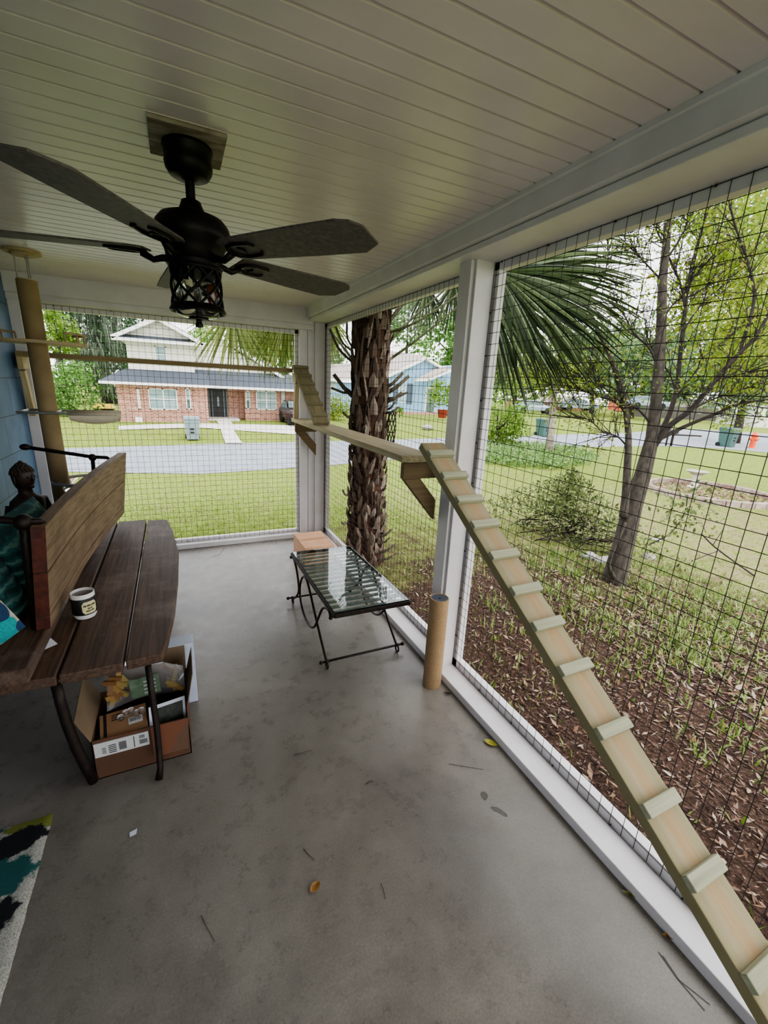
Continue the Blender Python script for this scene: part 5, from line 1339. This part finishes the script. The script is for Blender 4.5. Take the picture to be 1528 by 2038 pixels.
# bins
def bin_thing(p, s, mt, label, rz=0):
    t = thing('wheelie_bin', tuple(p), label, 'trash bin'); x, y, z = p; w, d, h = .32*s, .36*s, .92*s
    g = G(); q = .78
    g.hexa([(x-w*q,y-d*q,z+.03),(x+w*q,y-d*q,z+.03),(x+w*q,y+d*q,z+.03),(x-w*q,y+d*q,z+.03),(x-w,y-d,z+h),(x+w,y-d,z+h),(x+w,y+d,z+h),(x-w,y+d,z+h)]); obj('body', g, mt, t, bevel=.02)
    g = G(); g.hexa([(x-w*1.1,y-d*1.12,z+h),(x+w*1.1,y-d*1.12,z+h),(x+w*1.1,y+d*1.1,z+h),(x-w*1.1,y+d*1.1,z+h),(x-w*.95,y-d*.9,z+h*1.1),(x+w*.95,y-d*.9,z+h*1.1),(x+w*.95,y+d,z+h*1.1),(x-w*.95,y+d,z+h*1.1)]); obj('lid', g, mt, t, bevel=.02)
    for sgn in (-1, 1):
        g = G(); g.lathe([(.11*s,-.03),(.11*s,.03)], (x+sgn*w*.85, y+d*.8, z+.11*s), 14, axis=Matrix(((0,0,1),(1,0,0),(0,1,0)))); obj('wheel', g, M['rubber'], t, 'auto')
    g = G(); g.tube([(x-w*.8,y+d*1.15,z+h*1.0),(x+w*.8,y+d*1.15,z+h*1.0)], .02, 6); obj('handle', g, mt, t, True)
    g = G(); g.box(x-w*.28,x+w*.22,y-d*.93,y-d*.90,z+h*.5,z+h*.58); g.box(x-w*.28,x+w*.22,y-d*.89,y-d*.86,z+h*.34,z+h*.42); obj('emblem', g, M['ink'], t)
b1 = march(384,875); bin_thing(b1, 1.0, M['binB'], 'grey-blue wheeled trash bin on the kerb before the brick house')
b2 = march(1444,889); bin_thing(b2, 1.25, M['binG'], 'green wheeled trash bin beside the orange hydrant')
b3 = march(1079,868); bin_thing(b3, 1.15, M['binG'], 'green wheeled trash bin behind the slim tree trunk')
# dumpster with yellow lid
q = PD(27, 208, 822); dm = thing('dumpster', (q.x, q.y, terr(q.x,q.y)), 'black dumpster with bright yellow lid left of the brick house', 'dumpster')
zb_ = terr(q.x,q.y); za = PD(27,208,812).z; g = G(); g.hexa([(q.x-.5,q.y-.4,zb_),(q.x+.5,q.y-.4,zb_),(q.x+.5,q.y+.4,zb_),(q.x-.5,q.y+.4,zb_),(q.x-.56,q.y-.46,za),(q.x+.56,q.y-.46,za),(q.x+.56,q.y+.46,za),(q.x-.56,q.y+.46,za)]); obj('tub', g, M['doordk'], dm)
g = G(); g.hexa([(q.x-.58,q.y-.5,za),(q.x+.58,q.y-.5,za),(q.x+.58,q.y+.5,za),(q.x-.58,q.y+.5,za),(q.x-.45,q.y-.4,za+.17),(q.x+.45,q.y-.4,za+.17),(q.x+.5,q.y+.5,za+.24),(q.x-.5,q.y+.5,za+.24)]); obj('lid', g, M['yellow'], dm)

# vehicles
def car_thing(c, L, Wd, Hh, rz, mt, label, name='car'):
    cx_, cy_, cz = c; t = thing(name, tuple(c), label, 'car')
    R3 = Matrix.Rotation(rz, 3, 'Z'); T = lambda x, y, z: Vector(c)+R3 @ Vector((x*L/2, y*Wd/2, z*Hh))
    prof = [(-1,.25),(-1,.55),(-.93,.64),(-.78,.68),(-.6,.98),(-.2,1.0),(.2,.97),(.45,.68),(.9,.6),(1,.5),(1,.25)]
    g = G(); vs = [T(x,-1 if z < .66 else -.84,z) for x,z in prof]+[T(x,1 if z < .66 else .84,z) for x,z in prof]; n = len(prof)
    g.add(vs, [tuple(range(n)), tuple(reversed(range(n,2*n)))]+[(i,n+i,n+(i+1)%n,(i+1)%n) for i in range(n)]); obj('body', g, mt, t, bevel=.03)
    for y in (-1, 1):
        g = G(); yy = y*.93; g.add([T(-.68,yy,.69),T(-.56,y*.86,.93),T(-.12,y*.86,.94),T(-.12,yy,.69)], [(0,1,2,3)]); g.add([T(-.06,yy,.69),T(-.06,y*.86,.94),T(.18,y*.86,.91),T(.38,yy,.69)], [(0,1,2,3)]); obj('side_window', g, M['panedk'], t)
    g = G(); g.add([T(.24,-.78,.95),T(.24,.78,.95),T(.45,.84,.70),T(.45,-.84,.70)], [(0,1,2,3)]); 
    g.v = [tuple(Vector(v)+R3 @ Vector((.02,0,.015))) for v in g.v]; obj('windscreen', g, M['panedk'], t)
    for x in (-.62,.64):
        for y in (-1,1):
            g = G(); A = R3 @ Matrix(((1,0,0),(0,0,1),(0,1,0))); g.lathe([(.19*Hh*.5,-.1),(.23*Hh,-.1),(.25*Hh,-.06),(.25*Hh,.06),(.23*Hh,.1),(.19*Hh*.5,.1)], T(x,y*.9,.24), 18, axis=A); obj('wheel', g, M['rubber'], t, 'auto')
    for y in (-.68,.68):
        g = G(); g.ball(T(.985,y,.52), .1*Hh, 10, sx=.6); obj('headlight', g, M['carwhite'], t, True)
    return t
car_thing((6.22, 25.2, terr(6.22,25.2)+.0), 3.0, 1.35, 1.32, -PI/2, M['carred'], 'dark red SUV parked facing out beside the brick house', 'parked_car')
for (px_, py_, d_, lab) in ((1062,812,48,'silver car parked far away left of the slim tree'),(1150,808,52,'white car parked far away right of the slim tree'),(1288,803,50,'small white car seen between the forked trunks')):
    q = PD(d_, px_, py_); car_thing((q.x, q.y, q.z-.6), 4.2, 1.7, 1.45, rnd.uniform(-.4,.1)-.3, plain('car_silver', '#8d9ba6', .3, .2), lab, 'parked_car')

# ================================================================== PALE BLUE HOUSE
YB_ = 36.0
bh = thing('blue_house', (PY(YB_,820,820).x, YB_, -.55), 'pale blue lap-sided bungalow with white trim behind the palm', 'house')
def bx2(name, a, b, y0_, y1_, mt, par=bh):
    x0_, z1_ = P2(YB_,*a); x1_, z0_ = P2(YB_,*b); g = G(); g.box(min(x0_,x1_), max(x0_,x1_), y0_, y1_, z0_, z1_); return obj(name, g, mt, par)
bx2('wing_wall', (600,756), (770,826), YB_+2, YB_+8, M['bluelap'])
panel('gable_wall', YB_, [(768,826),(884,830),(884,737),(845,716),(768,750)], 7, M['bluelap'], bh)
panel('porch_wall', YB_+1, [(840,829),(960,835),(960,742),(896,727),(840,756)], 6, M['bluelap'], bh)
bx2('brick_base', (770,818), (905,834), YB_-.12, YB_, M['brickred'])
def bbar(nm, Y, a, b, w, mt, d=.5):
    x0_, z0_ = P2(Y,*a); x1_, z1_ = P2(Y,*b); g = G(); g.beam((x0_,Y,z0_),(x1_,Y,z1_), d, w); return obj(nm, g, mt, bh)
bbar('rake_board', YB_-.2, (762,753), (846,713), .22, M['trimw']); bbar('rake_board', YB_-.2, (845,713), (890,740), .22, M['trimw'])
bbar('eave_board', YB_-1.2, (828,757), (852,756), .16, M['trimw']); bbar('eave_board', YB_-1.2, (850,757), (898,737), .16, M['trimw'])
bbar('eave_board', YB_+1.7, (628,756), (710,755), .2, M['trimw'])
def rp(nm, pts):
    P = [Vector(p) for p in pts]; n = (P[1]-P[0]).cross(P[2]-P[0]).normalized(); n = n if n.z > 0 else -n; g = G(); g.extr(P, n*.1); return obj(nm, g, M['rooftan'], bh)
A_ = P2(YB_-.2,845,711); L_ = P2(YB_-.2,764,750); R_ = P2(YB_-.2,890,738)
rp('main_roof', [(A_[0],YB_-.2,A_[1]),(L_[0],YB_-.2,L_[1]),(L_[0]-1.5,YB_+7,L_[1]),(A_[0]-1.5,YB_+7,A_[1]+.9)])
rp('main_roof', [(A_[0],YB_-.2,A_[1]),(R_[0],YB_-.2,R_[1]),(R_[0],YB_+7,R_[1]),(A_[0]-1.5,YB_+7,A_[1]+.9)])
e0 = P2(YB_-1.2,828,755); e1 = P2(YB_-1.2,852,754); e2 = P2(YB_-1.2,897,733)
t0_ = P2(YB_,870,733)
rp('porch_roof', [(e0[0],YB_-1.2,e0[1]),(e1[0],YB_-1.2,e1[1]),(e2[0],YB_-1.2,e2[1]),(e2[0]-.3,YB_+.5,e2[1]+.3),(t0_[0],YB_,t0_[1]+.1)])
w0 = P2(YB_+1.7,628,755); w1 = P2(YB_+1.7,775,752)
rp('wing_roof', [(w0[0],YB_+1.7,w0[1]),(w1[0],YB_+1.7,w1[1]),(w1[0],YB_+6,w1[1]+1.3),(w0[0]+.6,YB_+6,w0[1]+1.3)])
window(YB_, (794,766), (804,802), 1, False, bh); window(YB_+2, (655,758), (668,780), 1, False, bh)
bx2('shutter', (783,763), (790,804), YB_-.06, YB_, M['louver']); bx2('shutter', (811,763), (819,804), YB_-.06, YB_, M['louver'])
dq = bx2('door', (847,770), (864,822), YB_-.08, YB_, M['trimw']); bx2('door_panel', (850,774), (862,820), YB_-.1, YB_-.08, M['panedk'], dq)
bx2('step', (873,823), (898,838), YB_-2.0, YB_-.4, plain('navy_step', '#4a5d80', .7))
bx2('chimney', (800,705), (812,728), YB_+6, YB_+7, M['brickred'])
q = PD(34, 882, 805); pp = thing('potted_shrub', (q.x, q.y, -.5), 'leafy green shrub in a red pot by the blue house door', 'plant')
g = G(); g.lathe([(.3,-.7),(.42,-.1),(.45,-.05),(.35,-.05)], (q.x,q.y,PD(34,882,822).z+.3), 20); obj('pot', g, plain('red_pot', '#8a2f22', .6), pp, 'auto')
g = G(); crown_leaves(g, PD(34,880,785), 28*34/FPX, 1, 26*34/FPX, 900, .25, 14, .5); obj('foliage', g, LV['light'], pp)
tree('shrub', 'small green bush below the shuttered blue house window', 35, 795, 818, 10, 9, 'light', 300, 4, trunk_r=.03, cat='shrub', clumps=8)
q = march(850,855); g = G(); g.ball((q.x,q.y,q.z+.12), .3, 12, sx=1.3, sz=.6); obj('garden_rock', g, M['stone'], None, True, label='small grey rock on the lawn before the blue house', cat='stone')

# ================================================================== RIGHT YARD
c = Vector((14.6, 7.3, -.98))
def bath_part(prof, nm, mt, t): g = G(); g.lathe(prof, (15.1, 8.0, -.98), 28); obj(nm, g, mt, t, 'auto')
bb = thing('bird_bath', (15.1, 8.0, -.98), 'pale stone bird bath inside the brick-edged round bed', 'bird bath')
bath_part([(.2,0),(.2,.05),(.11,.1),(.09,.2),(.1,.38),(.14,.45)], 'pedestal', plain('pale_stone', '#cfcac0', .9, c2='#dedad2', scale=8), bb)
bath_part([(.12,.44),(.22,.5),(.31,.55),(.32,.57),(.28,.565),(.15,.52),(.01,.51)], 'basin', plain('pale_basin', '#a9a49b', .9, c2='#c2bdb4', scale=8), bb)
be = thing('bed_edging', (14.6, 7.3, -.98), 'ring of old brick edging around the bird bath bed', 'edging')
for k in range(30):
    a = 2*PI*k/30; R_ = 1.62; p = c+Vector((R_*math.cos(a)*1.0, R_*math.sin(a), 0)); tg = Vector((-math.sin(a), math.cos(a), 0)); e = Vector((math.cos(a), math.sin(a), 0))
    g = G(); g.obox(p+Vector((0,0,.06)), tg, e, (0,0,1), .33, .16, .2); obj('edging_brick', g, plain('old_edging', '#8d7268', .9, c2='#b5a89d', scale=5) if k == 0 else bpy.data.materials['old_edging'], be, bevel=.02)
g = G()
for k in range(1400):
    a = rnd.uniform(0,2*PI); r = 1.5*math.sqrt(rnd.random()); chip(g, c.x+r*math.cos(a), c.y+r*math.sin(a), rnd.uniform(.08,.16), 0, .03)
obj('bed_mulch', g, leafm('bed_mulch_chip', ['#8a6a5a', '#a98d7c', '#6f5244', '#bfa898'], .9, 0), label='brown leaf mulch inside the round bird bath bed', cat='mulch', kind='stuff')
q = march(1495,892); hy = thing('fire_hydrant', tuple(q), 'orange-red fire hydrant at the kerb right of the green bin', 'hydrant')
S_ = 1.5
g = G(); g.lathe([(.17*S_,0),(.17*S_,.05),(.11*S_,.08),(.11*S_,.5*S_),(.15*S_,.52*S_),(.15*S_,.56*S_),(.11*S_,.6*S_),(.07*S_,.68*S_),(.03*S_,.72*S_)], q, 18); obj('barrel', g, M['orange'], hy, 'auto')
for a in (0, PI/2, PI):
    d = RR*math.cos(a)-FF*math.sin(a); d.z = 0; g = G(); g.tube([q+Vector((0,0,.4*S_)), q+Vector((0,0,.4*S_))+d*.19*S_], .06*S_, 10); obj('nozzle', g, M['orange'], hy, True)
q = march(1332,888); mb = thing('mailbox', tuple(q), 'dark roadside mailbox on two posts behind the forked tree', 'mailbox')
top = PD((q-CAM).dot(FF), 1335, 858); rr_ = Vector((RR.x, RR.y, 0)).normalized(); ff_ = Vector((FF.x, FF.y, 0)).normalized(); zz_ = Vector((0,0,1))
for s in (-.25,.1): g = G(); g.tube([q+rr_*s, Vector((q.x,q.y,top.z))+rr_*s], .05, 8); obj('post', g, M['twig'], mb, True)
g = G(); g.obox(Vector((q.x,q.y,top.z))+rr_*-.2, rr_, ff_, zz_, 1.0, .4, .28); obj('box', g, plain('mailbox_dark', '#3a3c42', .5), mb, bevel=.08)
g = G(); g.obox(Vector((q.x,q.y,top.z-.2))+rr_*.55, rr_, ff_, zz_, 2.6, .1, .08); obj('cross_bar', g, M['twig'], mb)
# weathered fence beyond the street
fa = PD(62, 1265, 806); fb = PD(56, 1660, 822); fz0 = PD(62,1265,838).z; fz1 = PD(56,1660,858).z
fe = thing('fence', (fa.x, fa.y, fz0), 'long weathered grey wooden fence beyond the street at right', 'fence')
N_ = 46
for k in range(N_):
    u0 = k/N_; u1 = (k+.96)/N_; A0 = fa.lerp(fb,u0); A1 = fa.lerp(fb,u1); zl = fz0+(fz1-fz0)*u0-.3
    g = G(); g.add([(A0.x,A0.y,zl),(A1.x,A1.y,zl),(A1.x,A1.y,A1.z),(A0.x,A0.y,A0.z),(A0.x+.05,A0.y+.05,zl),(A1.x+.05,A1.y+.05,zl),(A1.x+.05,A1.y+.05,A1.z),(A0.x+.05,A0.y+.05,A0.z)], [(0,1,2,3),(7,6,5,4),(3,2,6,7),(0,3,7,4),(1,5,6,2)]); obj('fence_board', g, M['fence'], fe)
# far buildings
def far_house(name, px0, px1, pyt, pyb, d, wall, roof, label, rh=14):
    a = PD(d,px0,pyb); b = PD(d,px1,pyb); top = PD(d,px0,pyt).z; rt = PD(d,px0,pyt-rh).z; t = thing(name, tuple(a), label, 'house')
    w = (b-a); w.z = 0; dd = Vector((FF.x,FF.y,0)).normalized()*6; zb = min(a.z,b.z)-1.2
    P = [Vector((a.x,a.y,zb)), Vector((b.x,b.y,zb)), Vector((b.x,b.y,zb))+dd, Vector((a.x,a.y,zb))+dd]
    g = G(); g.hexa(P+[Vector((p.x,p.y,top)) for p in P]); obj('wall', g, wall, t)
    e = w.normalized()*.5; Q = [Vector((p.x,p.y,top)) for p in P]; f = dd.normalized()*.5
    g = G(); A = [Q[0]-e-f, Q[1]+e-f, Q[2]+e+f, Q[3]-e+f]; r0 = (Q[0]+Q[3])/2+w*.15; r1 = (Q[1]+Q[2])/2-w*.15; r0.z = r1.z = rt
    g.add(A+[r0, r1], [(0,1,5,4),(1,2,5),(2,3,4,5),(3,0,4),(3,2,1,0)]); obj('roof', g, roof, t)
    for k in range(3):
        c_ = P[0]+w*(.22+.28*k)-dd.normalized()*.04; zc = (top+a.z)/2+.3
        g = G(); g.obox(Vector((c_.x,c_.y,zc)), w.normalized(), dd.normalized(), (0,0,1), w.length*.1, .06, (top-a.z)*.35); obj('window', g, M['panedk'], t)
far_house('far_house', 1020, 1165, 797, 815, 75, plain('far_brick', '#c08874', .9), plain('far_roof', '#cdbdb4', .9), 'distant low house with pinkish walls left of the slim tree')
far_house('far_house', 1240, 1312, 788, 806, 85, plain('far_red', '#cf6a50', .9), plain('far_roof_red', '#b9705e', .9), 'distant orange-red house seen between the forked trunks')
far_house('far_house', 1345, 1480, 800, 822, 80, plain('far_white', '#e4e4e2', .9), plain('far_roof_white', '#dcdde0', .9), 'distant white-roofed house above the weathered fence', 8)
far_house('far_house', 1500, 1600, 786, 850, 48, plain('far_cream', '#e6e3da', .9), plain('far_roof_grey', '#b9b5b0', .9), 'cream house wall at the far right edge behind trees')

# ================================================================== LIGHT AND CAMERA
w = bpy.data.worlds.new('overcast'); scene.world = w; w.use_nodes = True; nt = w.node_tree
bg = nt.nodes['Background']; tc = nt.nodes.new('ShaderNodeTexCoord'); sp = nt.nodes.new('ShaderNodeSeparateXYZ'); nt.links.new(tc.outputs['Generated'], sp.inputs[0])
nt.links.new(ramp(nt, sp.outputs[2], [(0, (.97,.97,1,1)), (.5, (.94,.95,1,1))]), bg.inputs[0])
bg.inputs[1].default_value = 1.35
sd = bpy.data.lights.new('sun', 'SUN'); sd.energy = .8; sd.angle = math.radians(40); sd.color = (1,.97,.92)
so = bpy.data.objects.new('sun', sd); col.objects.link(so); so.rotation_euler = (math.radians(35), math.radians(20), 0); so.location = (20,20,30)

cd_ = bpy.data.cameras.new('camera'); co = bpy.data.objects.new('camera', cd_); col.objects.link(co)
cd_.sensor_fit = 'HORIZONTAL'; cd_.sensor_width = 36; cd_.lens = FPX/W*36; cd_.clip_start = .02; cd_.clip_end = 400
mw = Matrix((RR, UU, -FF)).transposed().to_4x4(); mw.translation = CAM; co.matrix_world = mw
scene.camera = co
scene.view_settings.view_transform = 'AgX'
scene.view_settings.look = 'AgX - Medium High Contrast'
scene.view_settings.exposure = 1.1
scene.view_settings.gamma = 1.1
scene.cycles.use_denoising = True
scene.cycles.max_bounces = 10; scene.cycles.transparent_max_bounces = 16
